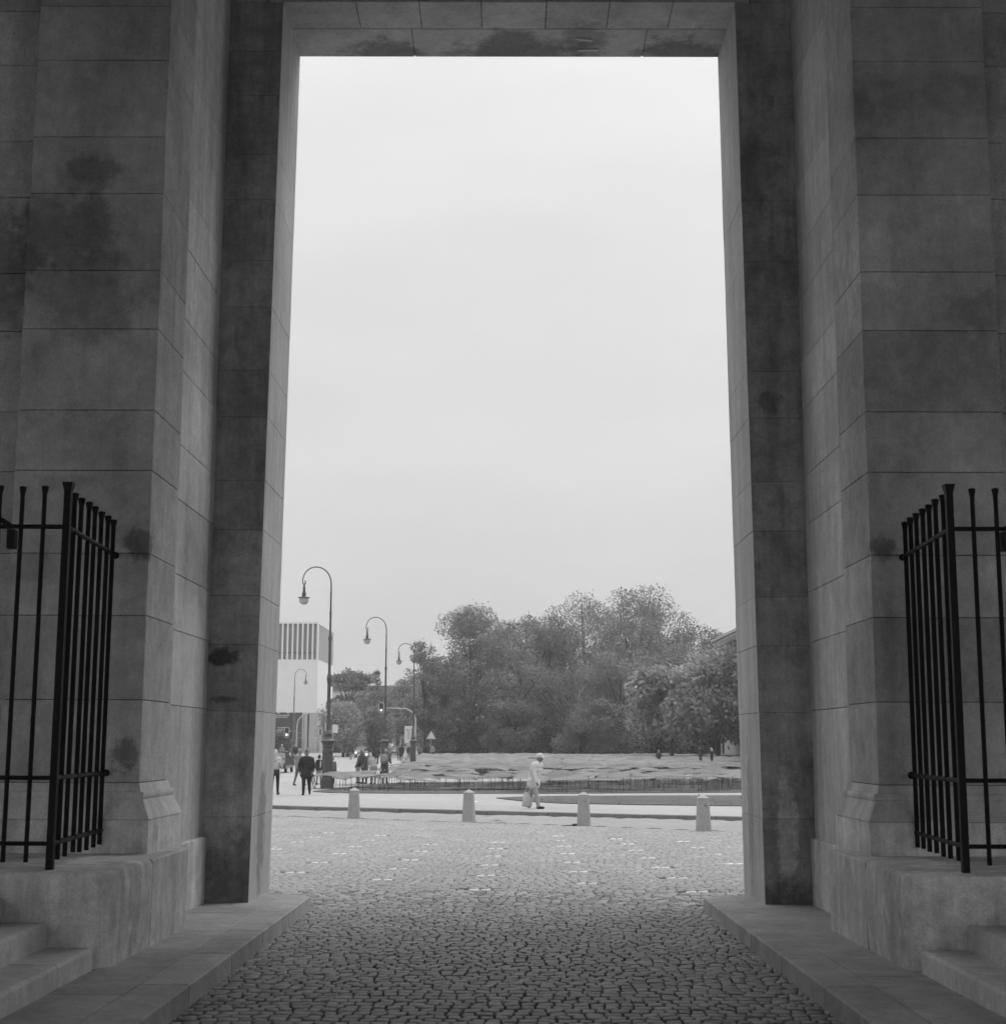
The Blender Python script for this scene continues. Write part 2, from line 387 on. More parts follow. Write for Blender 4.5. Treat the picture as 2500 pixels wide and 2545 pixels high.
# the 300 nearest setts are pieces of their own, cut from 24 shared meshes
shapes = []
for k in range(24):
    w_, d_ = .116*random.uniform(.8, 1.25), .138*random.uniform(.88, 1.1)
    v_, f_ = sett_mesh_data([(0, 0, w_, d_)], .010, .06, .003, .007, lambda y: 0)
    shapes.append((w_, np_mesh('sett', v_, f_, None, [SETT])))
for (x, y, w_, d_) in near:
    k = min(range(24), key=lambda i: abs(shapes[i][0]-w_)+random.uniform(0, .01))
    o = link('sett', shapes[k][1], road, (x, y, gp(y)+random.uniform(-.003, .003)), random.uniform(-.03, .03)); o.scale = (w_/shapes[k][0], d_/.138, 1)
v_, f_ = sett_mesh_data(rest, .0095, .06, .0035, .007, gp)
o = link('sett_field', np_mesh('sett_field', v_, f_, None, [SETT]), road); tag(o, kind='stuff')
WS = [(-3.14,22.14),(-3.05,24.23),(-2.99,26.53),(-1.74,20.86),(-1.68,22.95),(-1.62,24.95),(-1.58,27.26),(-1.52,29.51),(-.35,19.38),(-.31,21.67),(-.28,23.77),(-.25,25.98),(-.22,28.18),(-.19,30.31),(1.08,20.35),(1.07,22.44),(1.06,24.46),(1.08,26.75),(1.11,28.99),(1.12,30.97),(1.12,32.91),(2.43,19.16),(2.42,21.3),(2.4,23.38),(2.4,25.59),(2.4,27.79),(2.4,29.86),(2.33,31.76),(3.69,24.28),(3.69,26.68),(3.65,28.66),(3.64,30.78),(-2.93,28.66),(-2.88,30.88),(-2.8,32.8),(-4.25,30.04),(-4.17,32.07),(-4.08,33.92),(-4.32,27.79)]
def band_y(x): return 41.9-.62*(x+4.3)-.035*max(x, 0)**2                 # bollard line: edge of the diagonal pavers
outer = [t for t in sett_rows(-12, 12, 17.3, 46.5, .13, .155, .02) if t[1] < band_y(t[0])-.25 and not (abs(t[0]) > 2.15 and t[1] < 17.42)]
wsa = np.array(WS)
outer = [t for t in outer if not np.any((np.abs(wsa[:, 0]-t[0]) < .21) & (np.abs(wsa[:, 1]-t[1]) < .10))]
pr_ = [random.random() < (t[1]-16.6)/3.4 for t in outer]  # painted gate shade thins out towards the plaza
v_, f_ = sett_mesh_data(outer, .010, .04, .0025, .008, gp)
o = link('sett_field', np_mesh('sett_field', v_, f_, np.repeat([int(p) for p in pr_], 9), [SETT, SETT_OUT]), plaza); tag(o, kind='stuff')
v_, f_ = sett_mesh_data([(0, 0, .15, .115)], .012, .04, .001, .008, lambda y: 0); wm = np_mesh('white_sett', v_, f_, None, [SETT_WHITE])
for (x, y) in WS:
    for dx in (-.077, .077): link('white_sett', wm, plaza, (x+dx, y+random.uniform(-.015, .015), gp(y)+.001), random.uniform(-.06, .06))
# diagonal pavers between the bollards and the kerb
pm = MB().chbox(-.195, .195, -.395, .395, -.05, 0, .009).mesh('diagonal_paver', SETT_OUT)
for side, ang in ((-1, R(38)), (1, R(-38))):
    ca, sa = math.cos(ang), math.sin(ang)
    for i in range(-60, 61):
        for j in range(-32, 33):
            a_, b2 = i*.40, j*.80+(.4 if i % 2 else 0)
            x, y = a_*ca-b2*sa+side*5, a_*sa+b2*ca+43
            if (x < -.4) != (side < 0) or abs(x) > 10: continue
            if band_y(x)+.15 < y < kerb_y(x)-.42: link('paver', pm, plaza, (x, y, gp(y)+random.uniform(-.004, .001)), ang+random.uniform(-.01, .01))
# kerb of granite stones
kerb = empty('kerb', (0, 0, 0)); tag(kerb, kind='structure')
x = -22.0
while x < 20:
    dx = .92*random.uniform(.9, 1.1); xa, xb = x, x+dx
    ya, yb = kerb_y(xa), kerb_y(xb)
    ang = math.atan2(yb-ya, xb-xa); ln = math.hypot(dx, yb-ya)
    me = MB().chbox(0, ln-.012, 0, .32, -.3, .004, .015).mesh('kerbstone', KERB)
    link('kerbstone', me, kerb, (xa, ya-.18, g((ya+yb)/2)+random.uniform(-.003, .003)), ang); x += dx
# lawns
def lawn(name, poly, dens):
    mb = MB(); n = len(poly)
    zf = lambda y: g(y)+.03
    mb.add([(x, y, zf(y)) for x, y in poly]+[(x, y, g(y)-.02) for x, y in poly], [tuple(range(n))]+[(i, n+i, n+(i+1) % n, (i+1) % n) for i in range(n)])
    o = mb.build(name, GRASS); tag(o, kind='structure')
    P = np.array(poly); lo, hi = P.min(0), P.max(0); N = int(dens*(hi-lo).prod())
    pts = rng.uniform(lo, hi, (N, 2)); ins = np.zeros(N, bool); j = n-1
    for i in range(n):
        xi, yi = P[i]; xj, yj = P[j]
        c = ((yi > pts[:, 1]) != (yj > pts[:, 1])) & (pts[:, 0] < (xj-xi)*(pts[:, 1]-yi)/(yj-yi+1e-12)+xi); ins ^= c; j = i
    pts = pts[ins]; N = len(pts); a = rng.uniform(0, math.pi, N); h = rng.uniform(.02, .055, N); w = .05
    z = np.array([zf(y) for y in pts[:, 1]]); dx, dy = np.cos(a)*w, np.sin(a)*w; lx, ly = rng.uniform(-.04, .04, (2, N))
    V = np.stack([np.stack([pts[:, 0]-dx, pts[:, 1]-dy, z-.01], 1), np.stack([pts[:, 0]+dx, pts[:, 1]+dy, z-.01], 1),
                  np.stack([pts[:, 0]+dx*.4+lx, pts[:, 1]+dy*.4+ly, z+h], 1), np.stack([pts[:, 0]-dx*.4+lx, pts[:, 1]-dy*.4+ly, z+h], 1)], 1)
    t = link('grass', np_mesh('grass', V.reshape(-1, 3), np.arange(N*4).reshape(-1, 4), None, [GRASSB]), o); tag(t, kind='stuff')
    return o
LAWN_A = [(-8.3, 63.3), (-7.4, 61.9), (-5, 61.4), (2, 61.8), (10, 63.9), (22, 65.5), (22, 92), (14.3, 90.0), (6, 84.5), (0, 80.0), (-5.5, 77.2), (-6.8, 73.5), (-7.6, 68)]
lawn('lawn', LAWN_A, .8)
lawn('lawn_strip', [(-.42, 56.7), (.6, 53.6), (1.92, 51.4), (4.5, 50.2), (7.8, 49.4), (14, 48.4), (14, 62.0), (9.5, 60.1), (2.2, 59.0), (.4, 57.8)], .8)
lawn('far_lawn', [(-7.0, 88), (0, 92), (14.3, 101), (50, 112), (70, 190), (-13, 190), (-9, 120)], 1.2)
# painted lines and far pavement
sheet('painted_line', [(-1.55, 50.3), (-1.40, 50.25), (-1.0, 53.6), (-1.15, 53.65)], .008, PAINT)
sheet('painted_line', [(-8.0, 59.6), (-7.95, 59.35), (-6.3, 62.9), (-6.38, 63.1)], .008, PAINT)
mb = MB(); mb.prism([(-24.2, 160), (-22.0, 330), (-90, 330), (-90, 120)], g(60)-.05, g(60)+.13); tag(mb.build('pavement', mat('far_pavement', .36, .9, var=.08, scale=.6)), kind='structure')

# ================================================================== THE GATEWAY
PJ = [1.375, 2.11, 2.87, 3.44, 4.21, 4.78, 5.56, 6.13, 6.89, 7.46, 8.24, 8.80, 9.57, 10.15, 10.92, 11.5, 12.3]       # pilaster course joints
DJ = [-.02, .93, 2.07, 2.80, 3.34, 4.08, 4.64, 5.37, 5.91, 6.66, 7.21, 7.95, 8.50, 9.23, 9.78, 10.40]               # doorway course joints
gate = empty('stone_gateway', (0, 16.1, 0), 0, 'tall dark stone gateway of ashlar blocks framing the open square', 'gateway')
OY = 16.1
def gp_build(mb, name, m, parent=None):
    """parts are modelled in world space; the gate's base is at y=16.1"""
    mb.v = [(x, y-OY, z) for x, y, z in mb.v]
    return mb.build(name, m, parent if parent is not None else gate)
GAP = .003
for sd_ in (-1, 1):
    off = .03 if sd_ > 0 else 0.0
    def X(a): return sd_*(a+off)
    def bx(mb, a0, a1, y0, y1, z0, z1, c=.0045, fn=None):
        xs = sorted((X(a0), X(a1))); return mb.chbox(xs[0], xs[1], y0, y1, z0, z1, c, 0, fn)
    # pilaster with its courses
    core = gp_build(bx(MB(), 3.30, 4.53, 13.22, 14.3, .72, 12.4, .002), 'pilaster', MORTAR)
    for i in range(len(PJ)-1):
        j = random.uniform(-.0015, .0015)
        gp_build(bx(MB(), 3.28+j, 4.55, 13.2+j, 14.295, PJ[i]+GAP, PJ[i+1]-GAP), 'stone_block', STONE if True else 0, core)
    # wall beside the pilaster (its face lies a little behind)
    core = gp_build(bx(MB(), 4.555, 9.0, 13.36, 14.3, .72, 12.4, .002), 'wall', MORTAR)
    PW = [PJ[0]] + [z+.012 for z in PJ[1:]]
    for i in range(len(PW)-1):
        gp_build(bx(MB(), 4.556, 5.75, 13.335, 14.29, PW[i]+GAP, PW[i+1]-GAP), 'stone_block', STONE, core)
        gp_build(bx(MB(), 5.76, 8.9, 13.335, 14.29, PW[i]+GAP, PW[i+1]-GAP), 'stone_block', STONE, core)
    # wall between pilaster and doorway, coursed a little lower
    PR = [.72]+[1.375+(z-1.375)*.975 for z in PJ[1:]]
    core = gp_build(bx(MB(), 3.32, 6.0, 14.3, 16.115, .5, 12.0, .002), 'side_wall', MORTAR)
    for i in range(len(PR)-1):
        j = random.uniform(-.002, .002)
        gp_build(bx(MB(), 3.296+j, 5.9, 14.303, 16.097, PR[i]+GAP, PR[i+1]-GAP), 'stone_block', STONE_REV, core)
    # doorway jamb: face and reveal, leaning slightly inwards
    def lean(p, s=sd_):
        x, y, z = p
        t = (z+.02)*.0102
        if abs(x) < 2.95: x -= s*t
        return (x, y, z)
    core = gp_build(bx(MB(), 2.795, 9.0, 16.118, 17.48, -.2, 12.4, .002, lean), 'jamb', MORTAR)
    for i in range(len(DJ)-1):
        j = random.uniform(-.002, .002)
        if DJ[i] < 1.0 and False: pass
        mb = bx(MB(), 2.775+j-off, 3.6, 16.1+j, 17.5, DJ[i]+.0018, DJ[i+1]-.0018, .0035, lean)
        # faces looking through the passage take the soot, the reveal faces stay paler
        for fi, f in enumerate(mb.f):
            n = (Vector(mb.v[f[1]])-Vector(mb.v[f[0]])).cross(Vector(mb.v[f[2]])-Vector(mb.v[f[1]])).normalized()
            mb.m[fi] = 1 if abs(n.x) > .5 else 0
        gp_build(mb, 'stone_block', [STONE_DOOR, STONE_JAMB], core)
    # pilaster base: plinth course, sloped moulding, fillet and torus; built by sweeping a profile round the pilaster's corner
    prof = [(.125, .74), (.125, 1.055), (.13, 1.06), (.125, 1.07), (.05, 1.225), (.045, 1.24), (.055, 1.245), (.058, 1.27), (.05, 1.295), (.02, 1.30), (.012, 1.34), (0, 1.372)]
    def sweep(pr, y_end, x_end):
        mb = MB(); n = len(pr)
        for e, z in pr:
            mb.v += [(X(3.28-e), y_end+e*.9, z), (X(3.28-e), 13.2-e, z), (X(x_end), 13.2-e, z), (X(3.28+.1), y_end+e*.9, z)]
        for i in range(n-1):
            a, b_ = i*4, (i+1)*4
            for (p, q) in ((0, 1), (1, 2), (3, 0)):
                f = (a+p, a+q, b_+q, b_+p); mb.f.append(f if sd_ > 0 else f[::-1]); mb.m.append(0); mb.sm.append(False)
        mb.f.append((0, 3, 2, 1)); mb.m.append(0); mb.sm.append(False)
        k = (n-1)*4; mb.f.append((k, k+1, k+2, k+3)); mb.m.append(0); mb.sm.append(False)
        return mb
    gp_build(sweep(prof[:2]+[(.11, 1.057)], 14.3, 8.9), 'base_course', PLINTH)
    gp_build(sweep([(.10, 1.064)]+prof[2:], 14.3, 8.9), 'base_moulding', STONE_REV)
    # low plinth blocks that carry the railing; the outer corner is worn round
    def worn(p, s=sd_):
        x, y, z = p
        return (x, y, z)
    pl = empty('plinth', (0, 0, 0)); pl.parent = gate
    mb = MB(); r_ = .09; cx_, cy_ = 2.95, 11.18
    ring = [(9.0, 12.45), (2.95+.004, 12.45), (2.95, 11.6), (2.955, 11.33), (2.985, 11.245), (3.05, 11.195), (3.2, 11.18), (5.0, 11.18), (9.0, 11.18)]
    Z = [-.15, .1, .42, .70, .755, .772]; infl = [.03, .012, 0, .0, .012, .05]
    for z, w_ in zip(Z, infl):
        for a, y in ring:
            yy = y + (w_ if y < 11.7 and a < 8 else 0); aa = a + (w_ if a < 4 else 0)
            mb.v.append((X(aa+random.uniform(-.004, .004)), yy+random.uniform(-.003, .003), z+random.uniform(-.003, .003)*(z > .6)))
    n = len(ring)
    for i in range(len(Z)-1):
        for k in range(n-1):
            f = (i*n+k, i*n+k+1, (i+1)*n+k+1, (i+1)*n+k); mb.f.append(f if sd_ > 0 else f[::-1]); mb.m.append(0); mb.sm.append(True)
    t = tuple(range((len(Z)-1)*n, len(Z)*n)); mb.f.append(t if sd_ > 0 else t[::-1]); mb.m.append(0); mb.sm.append(False)
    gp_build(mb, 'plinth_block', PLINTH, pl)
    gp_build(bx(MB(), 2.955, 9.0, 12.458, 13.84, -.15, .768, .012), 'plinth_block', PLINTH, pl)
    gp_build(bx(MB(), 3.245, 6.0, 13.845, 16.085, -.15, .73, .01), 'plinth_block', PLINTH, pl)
# lintel: soffit stones in two rows, and the wall over it
core = gp_build(MB().box(-9, 9, 16.12, 17.48, 10.42, 14.2), 'lintel', MORTAR)
sx_ = [-2.85, -1.82, -1.07, -.33, .445, 1.196, 1.946, 2.85]
for a, b_ in zip(sx_[:-1], sx_[1:]):
    gp_build(MB().chbox(a+.004, b_-.004, 16.1, 16.746, 10.405+random.uniform(-.002, .002), 11.2, .006), 'stone_block', STONE_SOF, core)
for a, b_ in ((-2.85, -1.2), (-1.2, 1.7), (1.7, 2.85)):
    gp_build(MB().chbox(a+.002, b_-.002, 16.754, 17.5, 10.403+random.uniform(-.002, .002), 11.2, .012), 'stone_block', STONE_SOF, core)
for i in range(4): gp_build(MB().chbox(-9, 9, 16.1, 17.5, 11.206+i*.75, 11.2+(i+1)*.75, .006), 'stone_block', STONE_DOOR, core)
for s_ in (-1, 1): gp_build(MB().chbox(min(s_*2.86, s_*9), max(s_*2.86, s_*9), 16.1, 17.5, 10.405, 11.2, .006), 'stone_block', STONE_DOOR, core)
# passage roof and outer side walls
gp_build(MB().box(-10, 10, -5, 17.5, 14.22, 14.8), 'passage_ceiling', STONE)
for s_ in (-1, 1):
    gp_build(MB().box(min(s_*9.0, s_*10), max(s_*9.0, s_*10), 9.5, 17.4, -.3, 14.2), 'passage_wall', STONE)
    gp_build(MB().box(min(s_*9.0, s_*10), max(s_*9.0, s_*10), -4, 9.49, 7.0, 14.2), 'passage_wall', STONE)
gp_build(MB().box(-10, 10, -5, -4, 5.6, 14.2), 'rear_light_blocker', STONE)  # unseen, added behind the camera to cut high light from the rear
# worn fixings left in the soffit
for (x, y, w_, a) in ((.93, 17.0, .2, .2), (1.0, 17.28, .26, -.05)):
    gp_build(MB().box(-w_/2, w_/2, -.012, .012, -.012, .02, 0, Matrix.Translation((x, y, 10.395)) @ Matrix.Rotation(a, 4, 'Z')), 'bracket_stub', SIGNW)

# footways beside the road: kerbstones and slabs
for sd_ in (-1, 1):
    fw = empty('footway', (0, 0, 0)); tag(fw, kind='structure')
    nm = 'left' if sd_ < 0 else 'right'
    def sl(p): return (p[0], p[1], p[2]+g(p[1]))
    def cut(p, s=sd_):                                   # the end of the footway is cut at an angle outside the gate
        x, y, z = p
        if y > 17.1: y -= max(0, (2.72-abs(x)))*.95
        return (x, y, z+g(y))
    yj = [3.0, 4.4, 6.0, 7.45, 9.0, 10.5, 12.1, 13.6, 15.2, 17.28]
    for a, b_ in zip(yj[:-1], yj[1:]):
        xs = sorted((sd_*2.205, sd_*2.556)); MB().chbox(xs[0], xs[1], a+.003, b_-.003, -.2, .15+random.uniform(-.002, .002), .012, 0, cut).build('kerbstone', SLAB, fw)
    yj = [3.0, 4.6, 6.3, 8.2, 10.08, 12.29, 13.47, 15.1, 17.28] if sd_ < 0 else [3.0, 4.9, 6.6, 8.3, 9.6, 11.0, 12.4, 14.9, 17.28]
    for a, b_ in zip(yj[:-1], yj[1:]):
        xs = sorted((sd_*2.563, sd_*3.5)); MB().chbox(xs[0], xs[1], a+.003, b_-.003, -.1, .15+random.uniform(-.004, .002), .008, 0, cut).build('slab', SLAB, fw)
    # steps rising sideways from the footway to the platform behind the railing
    st = empty('stone_steps', (sd_*3.06, 9, 0), 0, 'worn stone steps rising sideways from the %s footway' % nm, 'steps', 'steps beside the footways')
    for k, (xi, zt, ph) in enumerate(((3.06, .232, 0), (3.41, .412, .5), (3.755, .60, .2), (4.1, .775, .7))):
        y = 11.165; L_ = 1.45
        first = True
        while y > 3:
            ln = L_*(.6+ph*.4 if first else random.uniform(.9, 1.1)); first = False
            xs = sorted((sd_*xi, sd_*9.0)); w_ = random.uniform(-.003, .003)
            mb = MB().chbox(xs[0], xs[1], y-ln+.004, y-.002, zt-.21, zt+w_, .022)
            mb.v = [(x-sd_*3.06, yy-9, z) for x, yy, z in mb.v]
            mb.build('step', STEP, st); y -= ln

# iron railings on the plinths
def railing(sd_, x0, x1, nm):
    rz = .772
    rt = empty('iron_railing', (sd_*x0, 11.38, rz), 0, 'black iron corner railing with flared bar tops on the %s plinth' % nm, 'railing', 'railings beside the passage')
    def bar(mb, x, y, zb, zt, r, n=8):
        mb.lathe([(r, zb), (r, zt-.09), (r*1.05, zt-.06), (r*1.55, zt-.012), (r*1.6, zt), (r*.6, zt+.008)], n, (x, y, 0))
    mb = MB(); r_ = .027
    for (z0, z1, a, b_) in ((0, 2.93, r_, r_), (2.93, 2.99, r_, r_*1.5), (2.99, 3.0, r_*1.5, r_*1.5)):
        q = lambda s: [(-s, -s), (s, -s), (s, s), (-s, s)]
        mb.add([(x, y, z0) for x, y in q(a)]+[(x, y, z1) for x, y in q(b_)], [(0, 1, 5, 4), (1, 2, 6, 5), (2, 3, 7, 6), (3, 0, 4, 7), (3, 2, 1, 0), (4, 5, 6, 7)])
    mb.build('post', IRON, rt)
    dx = sd_*(x1-x0)
    for k in range(7):
        t = (k+1)/7.0; mb = MB(); bar(mb, dx*t+random.uniform(-.004, .004), 1.70*t-.03, .07+random.uniform(-.01, .01), 2.95+random.uniform(-.006, .006), .0205); mb.build('bar', IRON, rt)
    for k in range(5):
        mb = MB(); bar(mb, sd_*(.177*(k+1)+.01)+random.uniform(-.004, .004), 0, .055, 2.965+random.uniform(-.006, .006), .0185); mb.build('bar', IRON, rt)
    for z in (2.645, .69, .195):
        MB().tube([(dx*0, 0, z), (dx, 1.68, z), (dx*1.04, 1.80, z)], [.021, .021, .021], 6, smooth=False).build('rail', IRON, rt)
        MB().ball((dx*1.04, 1.79, z), .032).build('rail_end', IRON, rt)
        MB().tube([(0, 0, z), (sd_*1.25, 0, z)], .018, 6, smooth=False).build('rail', IRON, rt)
    MB().box(sd_*.43-.03, sd_*.43+.03, -.03, .05, 2.47, 2.62).tube([(sd_*.43, 0, 2.64), (sd_*.52, -.03, 2.70), (sd_*.62, -.03, 2.74)], .022, 6).build('latch', IRON, rt)
    return rt
railing(-1, 3.485, 3.57, 'left'); railing(1, 3.49, 3.59, 'right')

# ================================================================== STREET FURNITURE
def bollard(x, y, label):
    z = gp(y); o = empty('stone_bollard', (x, y, z), R(random.uniform(-9, 9)), label, 'bollard', 'bollards along the edge of the square')
    def sq(s, c, zz): return [(-s+c, -s, zz), (s-c, -s, zz), (s, -s+c, zz), (s, s-c, zz), (s-c, s, zz), (-s+c, s, zz), (-s, s-c, zz), (-s, -s+c, zz)]
    mb = MB(); lv = [(.205, .05, -.08), (.178, .05, .0), (.172, .05, .1), (.138, .035, .745), (.132, .035, .757)]
    for s, c, zz in lv: mb.v += sq(s, c, zz)
    for i in range(len(lv)-1):
        for k in range(8): mb.f.append((i*8+k, i*8+(k+1) % 8, i*8+8+(k+1) % 8, i*8+8+k)); mb.m.append(0); mb.sm.append(False)
    mb.build('shaft', BOLL, o)
    mb = MB(); a = sq(.140, .035, .752); b_ = sq(.142, .035, .772); c_ = sq(.012, .004, .852)
    mb.add(a+b_+c_, [tuple(range(8))[::-1]]+[(k, (k+1) % 8, 8+(k+1) % 8, 8+k) for k in range(8)]+[(8+k, 8+(k+1) % 8, 16+(k+1) % 8, 16+k) for k in range(8)]+[tuple(range(16, 24))])
    mb.build('cap', BOLL, o)
    MB().box(.02, .06, -.17, -.14, .60, .612).build('reflector', SIGNB, o)
for (x, y, l) in ((-4.34, 42.1, 'tapered stone bollard on the left, in front of the tip of the lawn'), (-1.04, 40.4, 'tapered stone bollard between the short white painted line and the leftmost bollard'),
                  (1.96, 38.0, 'tapered stone bollard just right of the walking man, dark debris at its foot'), (4.66, 35.3, 'nearest tapered stone bollard by the right jamb, standing before the grass strip')):
    bollard(x, y, l)
tag(MB().ball((0, 0, .02), (.07, .05, .04)).tube([(-.35, .03, .005), (-.05, 0, .02)], [.006, .012], 6).build('twig_debris', ROD, None, loc=(1.72, 37.8, gp(37.8))), 'small dark heap of debris beside a stone bollard', 'debris')

def street_lamp(loc, label, arm=-1, lamp=LAMP, n=14, H=10.15):
    o = empty('street_lamp', loc, 0, label, 'street lamp', 'old lamps along the road')
    # fluted pedestal, then stepped shaft
    MB().chbox(-.27, .27, -.27, .27, -.1, .42, .02).lathe([(.27, .42), (.27, .46), (.25, .5)], 20).build('base_block', lamp, o)
    mb = MB(); k = 18; prof = [(.235, .5), (.235, 1.58), (.245, 1.6), (.25, 1.66)]
    vs = []
    for r, z in prof:
        for i in range(k*2): rr = r*(1 if i % 2 else .92); a = 2*math.pi*i/(k*2); vs.append((rr*math.cos(a), rr*math.sin(a), z))
    mb.add(vs, [(j*k*2+i, j*k*2+(i+1) % (k*2), (j+1)*k*2+(i+1) % (k*2), (j+1)*k*2+i) for j in range(3) for i in range(k*2)])
    mb.build('fluted_drum', lamp, o)
    MB().lathe([(.25, 1.66), (.25, 1.74), (.225, 1.76), (.225, 1.86), (.25, 1.88), (.25, 1.92), (.24, 2.0), (.3, 2.08), (.325, 2.12), (.325, 2.16), (.24, 2.2), (.19, 2.28), (.18, 2.4), (.195, 2.42), (.195, 2.47), (.16, 2.49), (.155, 2.56), (.1, 2.6), (.09, 2.63)], 20).build('capital', lamp, o)
    MB().lathe([(.09, 2.63), (.085, 2.9), (.078, 4.8), (.1, 4.86), (.115, 4.98), (.125, 5.04), (.1, 5.1), (.08, 5.2), (.066, 5.28), (.06, 6.72), (.085, 6.8), (.09, 6.87), (.07, 6.95), (.052, 7.0), (.048, 7.95), (.062, 8.0), (.062, 8.05), (.045, 8.1), (.038, 8.95), (.05, 8.97), (.05, 9.01), (.036, 9.03), (.033, 9.25)], n).build('shaft', lamp, o)
    # swan neck
    pts = []; rad = []
    for i in range(21):
        t = i/20; a = math.pi*t
        pts.append((arm*(.67-.67*math.cos(a)), 0, 9.25+.9*max(math.sin(a), 0)**.8*(1 if t < .5 else 1)+.28*t*t*.5)); rad.append(.033-.009*t)
    x_end = pts[-1][0]
    pts = pts[:-1]+[(x_end, 0, 9.5), (x_end-arm*.01, 0, 9.42), (x_end-arm*.06, 0, 9.37), (x_end-arm*.13, 0, 9.41), (x_end-arm*.14, 0, 9.5), (x_end-arm*.08, 0, 9.53)]; rad = rad[:-1]+[.024, .026, .028, .03, .028, .026]
    MB().tube(pts, rad, 8).build('swan_neck', lamp, o)
    lx = x_end-arm*.08
    hd = MB().lathe([(.015, 9.42), (.05, 9.36), (.02, 9.3), (.058, 9.27), (.062, 9.2), (.062, 8.99), (.1, 8.98), (.105, 8.96), (.09, 8.94), (.09, 8.81), (.12, 8.79), (.3, 8.755), (.305, 8.74), (.22, 8.73)], 18, (lx, 0, 0)).build('lamp_hood', lamp, o)
    MB().lathe([(.2, 8.73), (.222, 8.68), (.22, 8.6), (.19, 8.51), (.13, 8.45), (.05, 8.42)], 18, (lx, 0, 0)).build('globe', GLOBE, hd)
    s = H/10.15; o.scale = (s, s, s)
    return o
Gz = g(60)
street_lamp((-8.22, 67.6, Gz), 'nearest swan-neck street lamp on a fluted pedestal behind the bicycle')
l2 = street_lamp((-7.93, 95.5, Gz), 'middle of the three swan-neck lamps, cyclist beside its pedestal')
street_lamp((-7.75, 121.5, Gz), 'farthest of the three left-bent swan-neck lamps, against the tree edge')
street_lamp((-24.1, 166, Gz), 'swan-neck lamp bent right, standing before the white building', 1, LAMP_F)
street_lamp((-21.6, 200, Gz), 'swan-neck lamp half hidden in the pale tree beside the hedge', 1, LAMP_F)
street_lamp((-22.4, 244, Gz), 'most distant swan-neck lamp, its globe showing between the trees', 1, LAMP_F)
def park_lamp(loc, label, H=4.7):
    o = empty('park_lantern', loc, 0, label, 'lamp post', 'lantern posts in front of the hedge')
    MB().lathe([(.12, -.05), (.12, .3), (.07, .4), (.06, 1.6), (.085, 1.62), (.085, 1.68), (.055, 1.72), (.045, 3.7), (.08, 3.75), (.05, 3.8)], 10).build('post', ALU, o)
    ln = MB().lathe([(.12, 3.8), (.2, 4.25), (.21, 4.28)], 6, smooth=False).build('lantern', MATS['milk_glass'], o)
    MB().lathe([(.24, 4.28), (.2, 4.36), (.1, 4.5), (.05, 4.56), (.04, 4.66), (.01, 4.7)], 6, smooth=False).build('lantern_cap', LAMP_F, o)
    o.scale = (H/4.7,)*3
    return o
park_lamp((8.9, 186, Gz), 'slim lantern post at the middle of the dark hedge', 5.1); park_lamp((27.0, 186, Gz), 'slim lantern post in front of the hedge, right of the couple', 5.1)

# signs and signals
o = empty('lane_sign', (-12.0, 182, Gz), 0, 'pale lane sign with turning arrows on a thin post', 'road sign')
MB().box(-.04, .04, -.04, .04, 0, 2.1).build('post', ALU, o)
p = MB().box(-.68, .68, -.06, -.02, 1.95, 4.0).build('panel', SIGNW, o)
MB().box(-.7, .7, -.058, -.022, 1.80, 1.945).build('lower_edge', SIGNG, o)
mb = MB()
mb.box(-.24, -.18, -.075, -.062, 2.35, 3.55); mb.box(-.4, -.24, -.0745, -.0625, 3.49, 3.55); mb.add([(-.52, -.07, 3.52), (-.4, -.07, 3.44), (-.4, -.07, 3.60)], [(0, 1, 2)])
mb.box(.18, .24, -.075, -.062, 2.35, 3.5); mb.add([(.21, -.07, 3.68), (.13, -.07, 3.5), (.29, -.07, 3.5)], [(0, 1, 2)])
mb.box(.24, .42, -.0745, -.0625, 3.02, 3.08); mb.add([(.54, -.07, 3.05), (.42, -.07, 2.97), (.42, -.07, 3.13)], [(0, 2, 1)])
mb.build('arrows', SIGNB, p)
mb = MB()
for k in range(6): mb.box(-.02, .02, -.075, -.062, 2.35+k*.25, 2.48+k*.25)
mb.build('lane_dashes', SIGNB, p)
o = empty('warning_sign', (-9.3, 178, Gz), 0, 'white triangular warning sign on a slanting thin post', 'road sign')
MB().tube([(-.12, 0, 0), (.1, 0, 2.35)], .035, 8).build('post', ALU, o)
def tri(s, y0, y1, zc): return [(x, y, z) for y in (y0, y1) for x, z in ((-s, zc-s*.577), (s, zc-s*.577), (0, zc+s*1.155))]
TF = [(0, 1, 2), (5, 4, 3), (0, 3, 4, 1), (1, 4, 5, 2), (2, 5, 3, 0)]
p = MB().add(tri(.62, -.03, 0, 2.75), TF).build('border', SIGNG, o); p.location.x = .12
MB().add(tri(.47, -.04, -.031, 2.75), TF).build('face', SIGNW, p)
